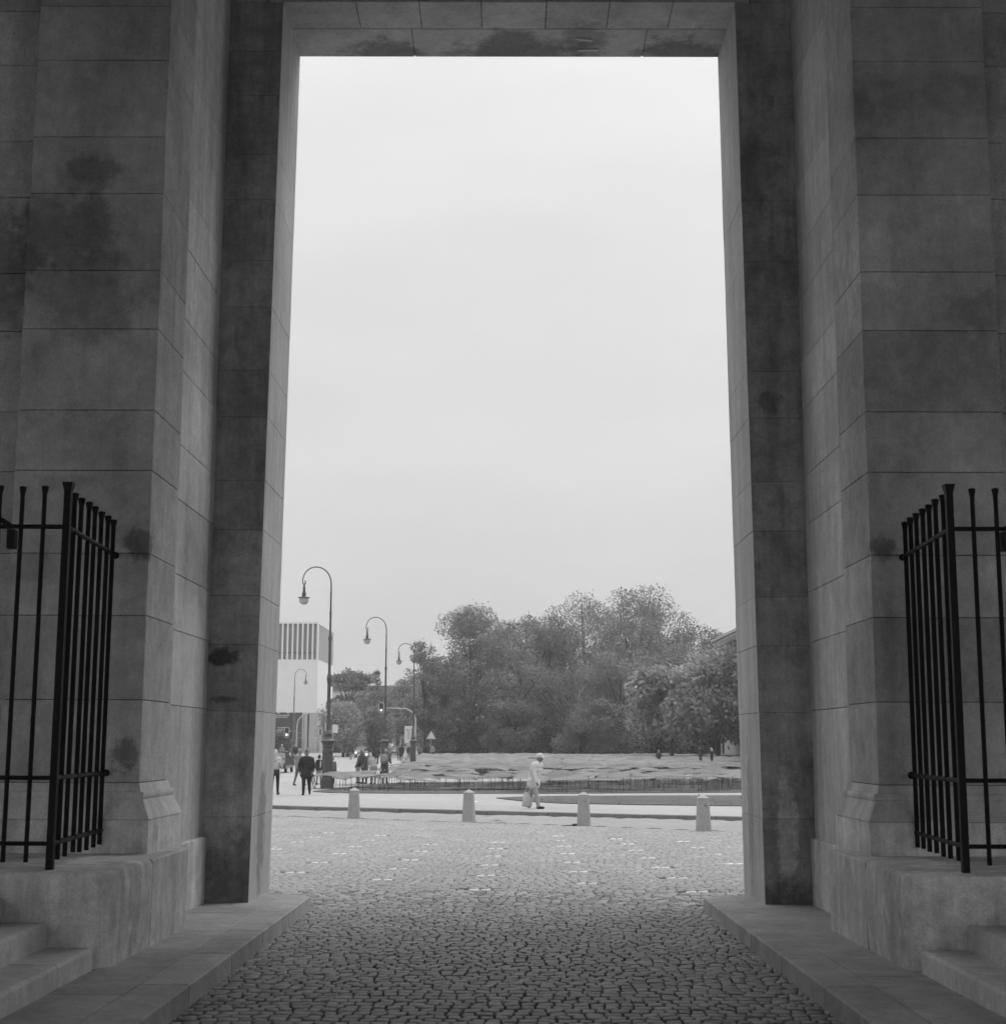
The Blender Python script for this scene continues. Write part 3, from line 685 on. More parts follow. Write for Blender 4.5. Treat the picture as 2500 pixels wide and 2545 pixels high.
def signal(loc, label, lit=True, back=False, s=1.0):
    o = empty('traffic_light', loc, 0, label, 'traffic light')
    def stadium(w, h, y0, y1):
        P = [(w*math.cos(a), h-w+w*math.sin(a)) for a in np.linspace(0, math.pi, 9)]+[(w*math.cos(a), -(h-w)+w*math.sin(a)) for a in np.linspace(math.pi, 2*math.pi, 9)]
        n = len(P); return [(x, y0, z) for x, z in P]+[(x, y1, z) for x, z in P], [tuple(range(n)), tuple(range(n, 2*n))[::-1]]+[(i, n+i, n+(i+1) % n, (i+1) % n) for i in range(n)]
    v, f = stadium(.3*s, .6*s, -.01, .01); b_ = MB().add(v, f).build('backing_board', SIGNW, o)
    v, f = stadium(.245*s, .545*s, -.02, -.012); MB().add(v, f).build('board_face', SIGNG if back else SIGNB, b_)
    h = MB().box(-.13*s, .13*s, .012, .22, -.42*s, .42*s).build('housing', SIGNB, o)
    for k, zz in enumerate((.28, 0, -.28)):
        M = Matrix.Rotation(R(90), 4, 'X')
        mb = MB().lathe([(.115*s, 0), (.115*s, .03), (.1*s, .05), (.02*s, .06)], 14); mb.v = [tuple(M @ Vector(p)+Vector((0, -.022, zz*s))) for p in mb.v]
        mb.build('lens', LIGHTON if (lit and k == 2) else LIGHTOFF, h)
    return o
signal((-14.15, 165, 5.45), 'traffic light with white-edged board hanging left of the middle lamp')
o = empty('signal_mast', (-10.3, 165.3, Gz), 0, 'thin curved mast arm carrying the traffic light over the road', 'mast')
MB().tube([(0, 0, 0), (0, 0, 4.6), (-.3, 0, 5.3), (-1.0, 0, 5.75), (-3.7, 0, 5.85)], [.1, .09, .08, .07, .05], 8).build('mast_tube', ALU, o)
signal((-26.2, 175, 2.75), 'lit traffic light in front of the dark banner', s=1.05)
o = empty('signal_mast', (-25.05, 175.3, Gz), 0, 'pale goose-neck signal mast in front of the glazed ground floor', 'mast')
MB().tube([(0, 0, 0), (0, 0, 3.6), (.15, 0, 4.6), (.7, 0, 5.25), (1.6, 0, 5.45), (3.2, 0, 5.45)], [.1, .09, .08, .07, .06, .05], 8).build('mast_tube', ALU, o)
MB().tube([(-1.15, 0, 3.3), (0, 0, 3.3)], .03, 6).tube([(0, 0, 3.1), (2.6, 0, 3.1)], .02, 6).tube([(0, 0, 2.5), (2.6, 0, 2.5)], .02, 6).build('bracket', ALU, o)
signal((-22.2, 175, 2.8), 'pale signal board seen edge-on beside the goose-neck mast', False, True, .8)
signal((-19.9, 163, 3.25), 'unlit oval signal board low beside the nearest lamp post', False, True, .95)
o = empty('street_sign', (-18.9, 160, Gz), 0, 'small pale sign plate right of the nearest lamp post', 'road sign')
MB().tube([(0, 0, 0), (0, 0, 3.9)], .04, 6).build('post', ALU, o); MB().box(-.1, .5, -.03, -.01, 3.0, 3.9).build('plate', SIGNW, o)

# ================================================================== BUILDINGS
o = empty('white_museum', (-32.4, 250, Gz), 0, 'white cube-shaped modern building with slit windows and a dark banner', 'building')
mb = MB().box(-22, 0, 0, 22, 6.9, 15.9); mb.box(-22, 0, 0, 22, 22.05, 22.35); mb.box(-22, -1.2, .5, 21, 0, 6.9, 0); mb.box(-21.8, -.2, .9, 21.8, 15.9, 22.05)
body = mb.build('wall', [WHITE], o)
gl = MB().box(-21.9, -.1, .5, .85, 15.9, 22.05).build('window_band', GLASS, o)
for k in range(26):
    x = -.13-.862*k
    MB().box(x-.13, x+.13, -.0, .55, 15.9, 22.05).build('fin', WHITE, gl)
MB().box(-21.9, -.1, .47, .49, 17.0, 17.12).build('transom', SIGNB, gl)
gs = MB().box(-.6, -.3, .9, 21.9, 15.9, 22.05).build('side_window_band', GLASS, o)
for k in range(36):
    y = .45+.6*k
    MB().box(-.5, -.005, y, y+.3, 15.9, 22.05).build('fin', WHITE2, gs)
gb = MB().box(-21.9, -2.45, .25, .48, .2, 6.9).build('ground_floor_glazing', GLASS_D, o)
for x in (-.55, -1.4, -2.3, -3.9, -4.9, -6.5, -8.2):
    if x < -1.35: MB().box(x-.12, x+.12, -.0, .3, 0, 6.9).build('mullion', WHITE, gb)
MB().box(-2.3, 0, .0, 22, 0, 6.9).build('corner_pier', WHITE2, o)
MB().box(-22, 0, -1.2, .2, -.1, .9).build('forecourt_wall', SIGNG, o)
bn = MB().box(-8.0, -4.35, -.25, -.2, 2.9, 6.7).build('banner', BANNER, o)
mb = MB()
for (x0, x1, z) in ((-6.9, -4.6, 6.35), (-6.9, -4.9, 6.05), (-6.6, -5.2, 4.3), (-6.5, -5.5, 4.0), (-6.8, -5.8, 3.75), (-6.8, -5.4, 3.5), (-6.8, -5.7, 3.3), (-7.6, -5.6, 3.0)):
    x = x0
    while x < x1: w_ = random.uniform(.1, .35); mb.box(x, min(x+w_, x1), -.262, -.252, z, z+.13); x += w_+.07
mb.build('lettering', SIGNW, bn)
def far_house(loc, w, d, h, label, floors, bays, roofh=1.0, fac=FACADE, roof=ROOFM):
    o = empty('town_house', loc, 0, label, 'building')
    MB().box(-w/2, w/2, 0, d, -.1, h).build('wall', fac, o)
    rf = MB().box(-w/2-.4, w/2+.4, -.4, d+.4, h, h+roofh*.35); rf.prism([(-w/2+.4, .6), (w/2-.4, .6), (w/2-.4, d-.6), (-w/2+.4, d-.6)], h+roofh*.35+.002, h+roofh); rf.build('roof', roof, o)
    fh = h/floors; wm = None
    for i in range(floors):
        for j in range(bays):
            x = -w/2+(j+.5)*w/bays; z = fh*i+fh*.3
            if wm is None: wm = MB().box(-.55, .55, -.05, .08, 0, fh*.5).mesh('window', GLASS_D)
            link('window', wm, o, (x, 0, z))
    return o
far_house((-31.0, 300, Gz), 14, 12, 12.2, 'pale far building with flat dark roof behind the nearest lamp', 3, 6, 1.2, mat('far_facade_pale', .5, .9, var=.06, scale=.4))
far_house((-18.0, 330, Gz), 18, 12, 13.2, 'grey far building closing the road between the trees', 4, 7, 1.2)
far_house((-11.5, 262, Gz), 5, 8, 5.2, 'low pale building end showing left of the big trees', 1, 2, 1.0, mat('far_facade_light', .48, .9, var=.06, scale=.4))
o = empty('classical_museum', (25, 100, Gz), 0, 'stone eaves of a classical building at the right above the trees', 'building')
MB().box(.9, 40, 0, 76, 0, 12.2).build('wall', CORN, o)
MB().box(.55, 40, -.4, 76.4, 12.2, 12.75).build('architrave', CORN, o)
MB().box(.85, 40, -.2, 76.1, 12.753, 13.35).build('frieze', SIGNG, o)
c_ = MB().box(-.1, 40, -1, 77, 13.7, 14.05).build('cornice', CORN, o)
MB().box(.25, 40, -.6, 76.6, 13.353, 13.697).build('cornice_bed', SIGNG, o)
MB().box(-.35, 40, -1.2, 77.2, 14.053, 14.35).build('gutter', CORN, o)
dm = MB().box(-.35, .2, -.22, .22, 0, .22).mesh('dentil', CORN)
for k in range(60): link('dentil', dm, c_, (.22, 75.8-k*1.26, 13.42))

# ================================================================== TREES
def leaf_mesh(name, pts, size, m, flat=0.0):
    N = len(pts); a = rng.normal(size=(N, 3)); a[:, 2] *= (1-flat*.6); a /= np.linalg.norm(a, axis=1, keepdims=True)+1e-9
    b = rng.normal(size=(N, 3)); b -= a*(a*b).sum(1, keepdims=True); b /= np.linalg.norm(b, axis=1, keepdims=True)+1e-9
    s = (size*rng.uniform(.55, 1.35, N))[:, None]
    V = np.stack([pts-a*s*.5, pts+b*s*.32, pts+a*s*.5, pts-b*s*.32], 1)
    return np_mesh(name, V.reshape(-1, 3), np.arange(N*4).reshape(-1, 4), None, [m])
def tree(x, y, H, W_, name, label, m=LEAF, size=.27, n=9000, base=.12, lobes=56, fill=.84, D=None, shape='round', group='trees behind the square', trunk_r=.32):
    D = D or W_
    o = empty(name, (x, y, Gz), random.uniform(-.2, .2), label, 'tree', group)
    zc = H*(base+1)/2; rz = H*(1-base)/2
    C = []
    while len(C) < lobes:
        p = rng.uniform(-1, 1, 3)
        r = float((np.abs(p)**2.7).sum()**(1/2.7))
        if r > 1 or r < .3 or (r < .62 and random.random() < .5): continue
        if shape == 'cone' and (math.hypot(p[0], p[1]) > .95*(1-p[2])/2+.08 or p[2] > .9): continue
        if shape == 'spread' and p[2] < -.3 and random.random() < .7: continue
        k = fill
        C.append((p[0]*W_/2*k, p[1]*D/2*k, zc+p[2]*rz*k))
    C = np.array(C)
    rad = rng.uniform(.15, .29, lobes)*min(W_, H*.9)*(.62 if shape != 'round' else .85)
    if shape == 'cone': rad *= 1.25-.85*(C[:, 2]-zc+rz)/(2*rz)
    per = rng.multinomial(n, (rad**2)/(rad**2).sum()); P = []
    for c, r, k in zip(C, rad, per):
        d = rng.normal(size=(k, 3)); d /= np.linalg.norm(d, axis=1, keepdims=True)
        rr = r*rng.uniform(.25, 1.0, k)**.5*(1+.16*np.sin(d[:, 0]*7+c[0])*np.cos(d[:, 2]*6+c[2]))
        q = c+d*rr[:, None]*np.array([1, 1, .8]); P.append(q)
    k = n//22; d = rng.normal(size=(k, 3)); d /= np.linalg.norm(d, axis=1, keepdims=True)                     # loose outer sprays
    ci = rng.integers(0, lobes, k); P.append(C[ci]+d*(rad[ci]*rng.uniform(.98, 1.12, k))[:, None])
    P = np.concatenate(P); P = P[P[:, 2] > .4]
    link('crown', leaf_mesh('crown', P, size, m), o)
    mb = MB()
    bend = rng.uniform(-.4, .4, 2); tops = H*.62
    mb.tube([(0, 0, -.2), (bend[0]*.3, bend[1]*.3, tops*.35), (bend[0], bend[1], tops*.7), (bend[0]*1.5, bend[1], H*.72)], [trunk_r*1.25, trunk_r, trunk_r*.6, trunk_r*.15], 9)
    tr = mb.build('trunk', BARK, o)
    mb = MB()
    for c, r in list(zip(C, rad))[:18]:
        z0 = min(tops*.75, max(H*.1, c[2]*.55)); t = z0/tops
        s0 = np.array([bend[0]*t, bend[1]*t, z0]); mid = (s0+c)/2+rng.normal(size=3)*.25+np.array([0, 0, .1*H*.1])
        mb.tube([s0, mid, c, c+(c-mid)*.35], [trunk_r*.42, trunk_r*.28, trunk_r*.15, .03], 6)
    mb.build('limbs', BARK, tr)
    return o
GT = 'trees behind the square'
tree(-4.7, 196, 21.3, 10.5, 'broadleaf_tree', 'big feathery tree at the left end of the tree mass', LEAF2, n=33800, base=-.02)
tree(-8.2, 190, 14.5, 6.5, 'broadleaf_tree', 'lower bushy tree leaning over the lane sign side', LEAF, n=15600, base=-.02)
tree(-10.6, 188, 15.6, 4.4, 'broadleaf_tree', 'thin loose tree overhanging the farthest left-bent lamp', LEAF2, n=4200, base=.15, lobes=34, size=.3, fill=.9, trunk_r=.16)
tree(-.9, 212, 20.4, 7.5, 'broadleaf_tree', 'dark tree filling the dip right of the feathery tree', LEAF, n=15600, base=0)
tree(2.0, 222, 22.8, 8.0, 'broadleaf_tree', 'dark tree with a round top behind the feathery tree', LEAF, n=15600, base=.05)
tree(4.6, 204, 20.2, 10, 'broadleaf_tree', 'dense tree above the walking man and the middle of the hedge', LEAF, n=23400, base=-.02)
tree(8.0, 210, 22.4, 10, 'broadleaf_tree', 'dense tree climbing towards the left of the two highest tops', LEAF2, n=20800, base=0)
tree(11.4, 214, 25.0, 12.5, 'broadleaf_tree', 'tall tree forming the left of the two highest tops', LEAF2, n=26000, base=.0)
tree(17.8, 206, 24.8, 13, 'broadleaf_tree', 'tallest tree with a rounded crown near the centre right', LEAF2, n=33800, base=.0)
tree(22.8, 212, 23.4, 10, 'broadleaf_tree', 'airy tree with open twigs on the right slope of the mass', LEAF2, n=16900, base=.05, fill=.88)
tree(25.8, 208, 21.0, 8.5, 'broadleaf_tree', 'stepping-down tree between the airy tree and the eaves', LEAF, n=11700, base=0)
tree(29.5, 204, 18.4, 8.5, 'broadleaf_tree', 'lower tree just left of the stone eaves', LEAF, n=14300, base=0)
tree(14.4, 188, 14.5, 11.5, 'broadleaf_tree', 'mid-height tree with dark gaps beneath the tallest tree', LEAF2, n=23400, base=-.05)
tree(1.0, 192, 13.0, 9.0, 'broadleaf_tree', 'mid-height tree with a dark fork above the hedge centre left', LEAF2, n=18200, base=-.05)
tree(8.0, 193, 14.0, 8.0, 'broadleaf_tree', 'mid-height tree behind the middle lantern post', LEAF, n=16900, base=-.05)
tree(22.0, 190, 15.5, 9.5, 'broadleaf_tree', 'mid-height tree rising behind the pale big-leaved tree', LEAF2, n=18200, base=-.05)
tree(17.6, 158, 11.0, 9.0, 'chestnut_tree', 'pale big-leaved tree hanging over the hedge at the right', LEAF3, n=14560, base=.2, size=.5, trunk_r=.2)
tree(23.4, 164, 13.2, 10.0, 'chestnut_tree', 'large-leaved tree in front of the stone eaves by the right jamb', LEAF3, n=17680, base=.12, size=.46, trunk_r=.22)
tree(29.6, 172, 12.2, 9.0, 'broadleaf_tree', 'tree beside the right jamb, mostly outside the opening', LEAF2, n=15600, base=.05)
tree(9.5, 182, 8.0, 7.5, 'round_shrub', 'round shrub rising over the hedge near the middle lantern post', LEAF, n=18200, base=-.1, lobes=18, size=.26, trunk_r=.15)
tree(0.5, 188, 9.0, 7.0, 'round_shrub', 'tall dark shrub behind the hedge left of the walking man', LEAF, n=18200, base=-.1, lobes=18, size=.28, trunk_r=.15)
GL = 'trees along the road'
tree(-24.8, 236, 13.8, 7.5, 'spreading_tree', 'spreading dark tree with open layers right of the nearest lamp', LEAF, n=7000, base=.22, shape='spread', lobes=40, group=GL, size=.4, fill=.95)
tree(-21.4, 240, 15.4, 7.5, 'pine_tree', 'dense dark pine rising between the first two lamps', HEDGE, n=16000, base=.05, shape='cone', lobes=70, group=GL, size=.3)
tree(-20.0, 222, 10.5, 7.0, 'broadleaf_tree', 'mid-grey tree under the dark pine', LEAF2, n=14000, base=.05, group=GL)
tree(-17.2, 232, 12.0, 6.2, 'broadleaf_tree', 'tree right of the middle lamp, opening towards the sky gap', LEAF2, n=10000, base=.15, group=GL)
tree(-15.3, 260, 14.8, 7.0, 'broadleaf_tree', 'sparse far tree whose twigs fill the sky gap', LEAF2, n=2100, base=.4, group=GL, size=.4, fill=.95, lobes=18)
tree(-22.0, 198, 7.6, 6.4, 'broadleaf_tree', 'pale rounded tree right behind the nearest lamp post', LEAF3, n=13000, base=.1, group=GL, size=.3, trunk_r=.18)
tree(-18.6, 205, 7.0, 4.8, 'broadleaf_tree', 'pale young tree left of the middle lamp post', LEAF2, n=9000, base=.1, group=GL, size=.3, trunk_r=.16)
tree(-14.5, 228, 8.2, 5.2, 'broadleaf_tree', 'tree behind the lane sign and signal arm', LEAF2, n=6400, base=.2, group=GL, size=.34, trunk_r=.16)
def hedge(poly_x0, poly_x1, y, d, h, label, n, name='clipped_hedge', size=.22):
    o = empty(name, ((poly_x0+poly_x1)/2, y, Gz), 0, label, 'hedge')
    w = poly_x1-poly_x0
    MB().chbox(-w/2+.15, w/2-.15, .15, d-.15, 0, h-.2, .1).build('hedge_core', HEDGEC, o)
    P = np.stack([rng.uniform(-w/2, w/2, n), rng.uniform(-.1, .15, n), rng.uniform(0, h, n)], 1)
    T = np.stack([rng.uniform(-w/2, w/2, n//2), rng.uniform(0, d, n//2), np.full(n//2, h)+rng.normal(0, .12, n//2)], 1)
    P[:, 1] += .18*np.sin(P[:, 0]*2.1+P[:, 2]*1.7); T[:, 2] += .22*np.sin(T[:, 0]*.9)+.1*np.sin(T[:, 0]*2.7)
    tops = h+.22*np.sin(P[:, 0]*.9)+.1*np.sin(P[:, 0]*2.7); P[:, 2] *= tops/h
    E = np.stack([np.where(rng.random(n//5) < .5, -w/2, w/2), rng.uniform(0, d, n//5), rng.uniform(0, h, n//5)], 1)
    link('foliage', leaf_mesh('foliage', np.concatenate([P, T, E]), size, HEDGE), o)
hedge(-10.3, 40, 190, 3.0, 4.1, 'long dark clipped hedge below the big trees', 26000)
hedge(-31.5, -22.6, 252, 2.0, 2.9, 'low dark hedge right of the white building', 3500)
hedge(-43.5, -36.5, 246, 2.0, 3.2, 'grey-leaved low shrub bank below the dark banner', 2500, 'shrub_bank')

# ================================================================== INSTALLATION: sheets on thin rods over the lawns
GS = 'sheets of the lawn installation'
def sheet_mesh(w, d, amp, ph):
    n = 5; V = []; F = []
    cut_ = random.uniform(.0, .25)
    for lv, dz in ((0, 0), (1, -.006)):
        for i in range(n+1):
            for j in range(n+1):
                u_, v_ = i/n*2-1, j/n*2-1
                k = 1-cut_*abs(u_)**2*(1 if v_ < 0 else .4)
                V.append((u_*w/2, v_*d/2*k+.06*w*math.sin(u_*2+ph), amp*(math.sin(u_*2.3+ph)*.6+math.cos(v_*2.1+u_+ph*2)*.5)-.05*u_*u_+dz))
    m = (n+1)**2; id_ = lambda l, i, j: l*m+i*(n+1)+j
    for i in range(n):
        for j in range(n):
            F.append((id_(0, i, j), id_(0, i+1, j), id_(0, i+1, j+1), id_(0, i, j+1))); F.append((id_(1, i, j), id_(1, i, j+1), id_(1, i+1, j+1), id_(1, i+1, j)))
    for i in range(n):
        F += [(id_(1, i, 0), id_(1, i+1, 0), id_(0, i+1, 0), id_(0, i, 0)), (id_(0, i, n), id_(0, i+1, n), id_(1, i+1, n), id_(1, i, n)),
              (id_(0, 0, i), id_(0, 0, i+1), id_(1, 0, i+1), id_(1, 0, i)), (id_(1, n, i), id_(1, n, i+1), id_(0, n, i+1), id_(0, n, i))]
    return np.array(V), np.array(F)
protos = []
for k in range(12):
    V, F = sheet_mesh(random.uniform(1.25, 1.9), random.uniform(.95, 1.35), random.uniform(.03, .065), random.uniform(0, 6))
    me = np_mesh('grey_sheet', V, F, None, [SHEET]); me.polygons.foreach_set('use_smooth', [True]*len(me.polygons)); protos.append((V, F, me))
rodm = MB().tube([(0, 0, -.68), (0, 0, .0)], .009, 5).mesh('rod', ROD)
def in_poly(x, y, P):
    c = False; j = len(P)-1
    for i in range(len(P)):
        if (P[i][1] > y) != (P[j][1] > y) and x < (P[j][0]-P[i][0])*(y-P[i][1])/(P[j][1]-P[i][1])+P[i][0]: c = not c
        j = i
    return c
cells = []
FP = [(-7.2, 88.5), (0, 92.5), (14.3, 101.5), (30, 108), (46, 180), (-10.5, 182), (-8, 120)]
LA = [(-8.6, 66), (-7.6, 64.5), (-4.5, 63.2), (2, 63.2), (10, 65), (16, 66), (16, 86), (6, 83.0), (0, 78.5), (-5.2, 76), (-7.0, 74.6), (-8.6, 74)]
y = 63.4
while y < 88:
    x = -9.2+random.uniform(0, 1.4)
    while x < 16:
        xx, yy = x+random.uniform(-.4, .4), y+random.uniform(-.7, .7)
        if in_poly(xx, yy, LA): cells.append((xx, yy))
        x += 1.65
    y += 2.1
y = 88.5
while y < 112:
    x = -13+random.uniform(0, 1.4)
    while x < 26:
        if in_poly(x, y, FP) and abs(x) < y*.2: cells.append((x+random.uniform(-.4, .4), y+random.uniform(-.7, .7)))
        x += 1.5
    y += 1.5
cells.sort(key=lambda c: c[1])
first = cells[:300]
for (x, y) in first:
    V, F, me = random.choice(protos)
    o = link('grey_sheet', me, None, (x, y, Gz+(.6 if y < 87 else .44+.06*min((y-87)/10, 1))+random.uniform(-.045, .045)+.03*math.sin(x*.8+y*.5)), random.uniform(-.45, .45))
    o.rotation_euler.x = random.uniform(.05, .13); o.rotation_euler.y = random.uniform(-.08, .08)
    tag(o, 'grey sheet held level on thin dark rods, one of many over the lawn', 'sheet', GS)
    for k in range(2): link('rod', rodm, o, (random.uniform(-.6, .6), random.uniform(-.5, .4), -.01))
cellsB = cells[300:]
y = 112
while y < 182:
    x = -13+random.uniform(0, 1.5)
    while x < 46:
        if in_poly(x, y, FP) and abs(x) < y*.23: cellsB.append((x+random.uniform(-.4, .4), y+random.uniform(-.9, .9)))
        x += 1.6
    y += 1.5
AV, AF, off_ = [], [], 0
RV, RF = MB().tube([(0, 0, -.68), (0, 0, 0)], .012, 4), None
for (x, y) in cellsB:
    V, F, me = random.choice(protos); a = random.uniform(-.5, .5); tx, ty = random.uniform(.05, .12), random.uniform(-.07, .07)
    s = 1.0 if y < 120 else 1.35
    h = .5+.1*min(max((y-125)/20, 0), 1)
    M = np.array((Matrix.Rotation(a, 3, 'Z') @ Matrix.Rotation(tx, 3, 'X') @ Matrix.Rotation(ty, 3, 'Y')))
    AV.append((V*np.array([s, s, 1]))@M.T+np.array([x, y, Gz+h+random.uniform(-.045, .045)+.03*math.sin(x*.35+y*.22)])); AF.append(F+off_); off_ += len(V)
o = link('sheet_field', np_mesh('sheet_field', np.concatenate(AV), np.concatenate(AF), None, [SHEET])); tag(o, 'wide far field of overlapping grey sheets across the square', 'sheets', None, 'stuff')
mb = MB()
for k in range(150):
    x, y = random.uniform(-7.4, 15), random.uniform(62.2, 76)
    if in_poly(x, y, LAWN_A): mb.tube([(x, y, Gz), (x+random.uniform(-.03, .03), y, Gz+random.uniform(.5, .66))], .009, 4)
o = mb.build('rod_field', ROD); tag(o, 'many thin dark rods standing in the near lawn', 'rods', None, 'stuff')

# ================================================================== VEHICLES
def car(loc, rz, label, paint=CARP_L, lights=True, van=False, L_=4.2):
    """nose towards local -Y"""
    o = empty('parked_car' if not lights else 'car', loc, rz, label, 'car', 'cars on the road')
    hw = .86; h = 2.0 if van else 1.45
    pr = [(-L_/2, .32), (-L_/2-.04, .5), (-L_/2+.02, .74), (-L_/2+.9, .92), (-L_/2+1.1, .95), (L_/2-.25, .98), (L_/2, .86), (L_/2+.04, .5), (L_/2-.02, .3)]
    n = len(pr)
    mb = MB(); vs = []
    for (sx, ins) in ((-1, .0), (1, .0)):
        for y, z in pr: vs.append((sx*(hw-(.06 if z > .85 or z < .4 else 0)), y, z))
    mb.add(vs, [tuple(range(n)), tuple(range(n, 2*n))[::-1]]+[(i, i+n, (i+1) % n+n, (i+1) % n) for i in range(n)])
    bd = mb.build('body', paint, o)
    a0, a1, b0, b1 = (-L_/2+(.7 if van else 1.05)), (-L_/2+(1.3 if van else 1.8)), L_/2-(.1 if van else .95), L_/2-.15
    z0, z1 = .935, h
    V = [(-hw+.07, a0, z0), (hw-.07, a0, z0), (hw-.07, b1, z0+.03), (-hw+.07, b1, z0+.03), (-hw+.22, a1, z1-.05), (hw-.22, a1, z1-.05), (hw-.22, b0, z1-.05), (-hw+.22, b0, z1-.05)]
    cab = MB().add(V, [(0, 1, 5, 4), (1, 2, 6, 5), (2, 3, 7, 6), (3, 0, 4, 7), (3, 2, 1, 0), (4, 5, 6, 7)]).build('windows', CARG, o)
    MB().chbox(-hw+.2, hw-.2, a1-.04, b0+.04, z1-.055, z1, .02).build('roof', paint, cab)
    for sx in (-1, 1):
        for y in (-L_/2+.75, L_/2-.75):
            w = MB().torus((0, 0, 0), .24, .085, 'X', 16, 8).build('wheel', RUBBER, o, loc=(sx*(hw-.1), y, .315))
            MB().tube([(-.09, 0, 0), (.09, 0, 0)], .19, 12).build('rim', ALU, w)
        mb = MB().ball((0, 0, 0), (.13, .07, .09)); mb.build('headlight', LIGHTON if lights else GLOBE, o, loc=(sx*(hw-.22), -L_/2-.0, .66))
        MB().box(-.09, .09, -.03, .03, -.1, .12).build('tail_light', SIGNG, o, loc=(sx*(hw-.14), L_/2+.03, .74))
        MB().box(-.02, .16, -.05, .05, 0, .13).build('mirror', paint, o, loc=(sx*hw-(0 if sx > 0 else .14), -L_/2+1.35, .95))
    MB().box(-.26, .26, L_/2+.05, L_/2+.065, .5, .62).build('number_plate', SIGNW, bd)
    MB().box(-.26, .26, -L_/2-.075, -L_/2-.06, .42, .53).build('number_plate', SIGNW, bd)
    MB().box(-.55, .55, -L_/2-.06, -L_/2-.03, .55, .68).build('grille', SIGNB, bd)
    return o
car((-15.75, 101.5, Gz), math.pi, 'dark hatchback seen from behind at the left jamb', CARP_D, False)
car((-19.0, 193, Gz), .04, 'pale oncoming car with lit headlights behind the motorcycle', CARP_L)
car((-17.4, 205, Gz), .04, 'pale oncoming van with lit headlights left of the middle lamp', CARP_L, True, True, 4.8)
car((-15.6, 207, Gz), .05, 'pale oncoming car with lit headlights right of the middle lamp', CARP_L)
car((-20.6, 222, Gz), .04, 'pale car at the back of the row of oncoming cars', CARP_L, False)

def bicycle(loc, rz, label, tilt=0.0, m=LAMP):
    """front wheel towards local +Y"""
    o = empty('bicycle', loc, rz, label, 'bicycle', 'bicycles in the square')
    o.rotation_euler = (0, tilt, rz)
    for y in (-.52, .52):
        w = MB().torus((0, 0, 0), .325, .019, 'X', 26, 6).build('wheel', RUBBER, o, loc=(0, y, .345))
        mb = MB()
        for k in range(12):
            a = 2*math.pi*k/12; mb.tube([(.02*(-1)**k, 0, 0), (0, .31*math.cos(a), .31*math.sin(a))], .0025, 4)
        mb.tube([(-.04, 0, 0), (.04, 0, 0)], .022, 8); mb.build('spokes', ALU, w)
    bb, st, hd, hb = (0, -.08, .30), (0, -.22, .80), (0, .36, .82), (0, .40, .68)
    mb = MB()
    for p, q in ((bb, st), (st, hd), (bb, hb), (bb, (0, -.52, .345)), (st, (0, -.52, .345)), (hd, hb), (hb, (0, .52, .345))): mb.tube([p, q], .016, 6)
    mb.build('frame', m, o)
    MB().tube([st, (0, -.24, .93)], .013, 6).ball((0, -.26, .95), (.07, .13, .035)).build('saddle', SIGNB, o)
    MB().tube([hd, (0, .35, .98)], .013, 6).tube([(-.27, .22, 1.02), (-.22, .34, 1.0), (0, .37, .98), (.22, .34, 1.0), (.27, .22, 1.02)], .012, 6).build('handlebar', ALU, o)
    MB().tube([(-.1, -.08, .22), (-.06, -.08, .3), (.06, -.08, .3), (.1, -.08, .38)], .01, 6).box(-.15, -.09, -.12, -.04, .205, .225).box(.09, .15, -.12, -.04, .375, .395).lathe([(.09, 0), (.09, .008)], 14, (0, -.08, .3)).build('pedals', SIGNB, o)
    return o
bicycle((-8.95, 68.0, Gz), R(200), 'bicycle leaning against the pedestal of the nearest lamp', R(9))
bicycle((-10.9, 123.5, Gz), R(5), 'bicycle ridden away from us beside the middle lamp')
bicycle((-9.6, 150, Gz), R(70), 'bicycle parked crosswise by the people at the field corner', 0)
bicycle((-9.9, 176, Gz), R(80), 'bicycle standing behind the group near the lane sign', 0)
def motorcycle(loc, rz, label):
    o = empty('motorcycle', loc, rz, label, 'motorcycle')
    for y, r in ((-.68, .30), (.68, .30)): MB().torus((0, 0, 0), .24, .07, 'X', 20, 8).tube([(-.05, 0, 0), (.05, 0, 0)], .14, 10).build('wheel', RUBBER, o, loc=(0, y, .31))
    MB().ball((0, -.05, .5), (.2, .42, .24)).ball((0, -.3, .82), (.17, .32, .16)).build('engine_and_tank', CARP_D, o)
    MB().ball((0, .35, .8), (.16, .42, .09)).build('seat', SIGNB, o)
    MB().tube([(0, -.68, .31), (0, -.48, .95)], .05, 8).box(-.17, .17, -.95, -.4, .58, .64).build('fork', ALU, o)
    MB().tube([(-.4, -.34, 1.02), (-.15, -.46, 1.0), (.15, -.46, 1.0), (.4, -.34, 1.02)], .018, 6).build('handlebar', ALU, o)
    MB().ball((0, -.66, .86), (.11, .08, .11)).build('headlight', LIGHTON, o)
    MB().ball((0, -.5, 1.02), (.2, .12, .2)).build('windscreen', GLASS, o)
    for sx in (-1, 1): MB().tube([(sx*.36, -.36, 1.02), (sx*.42, -.36, 1.2)], .01, 5).ball((sx*.42, -.36, 1.22), (.06, .02, .04)).build('mirror', SIGNB, o)
    return o
motorcycle((-13.9, 146, Gz), R(4), 'motorcycle with a lit headlight coming towards us')

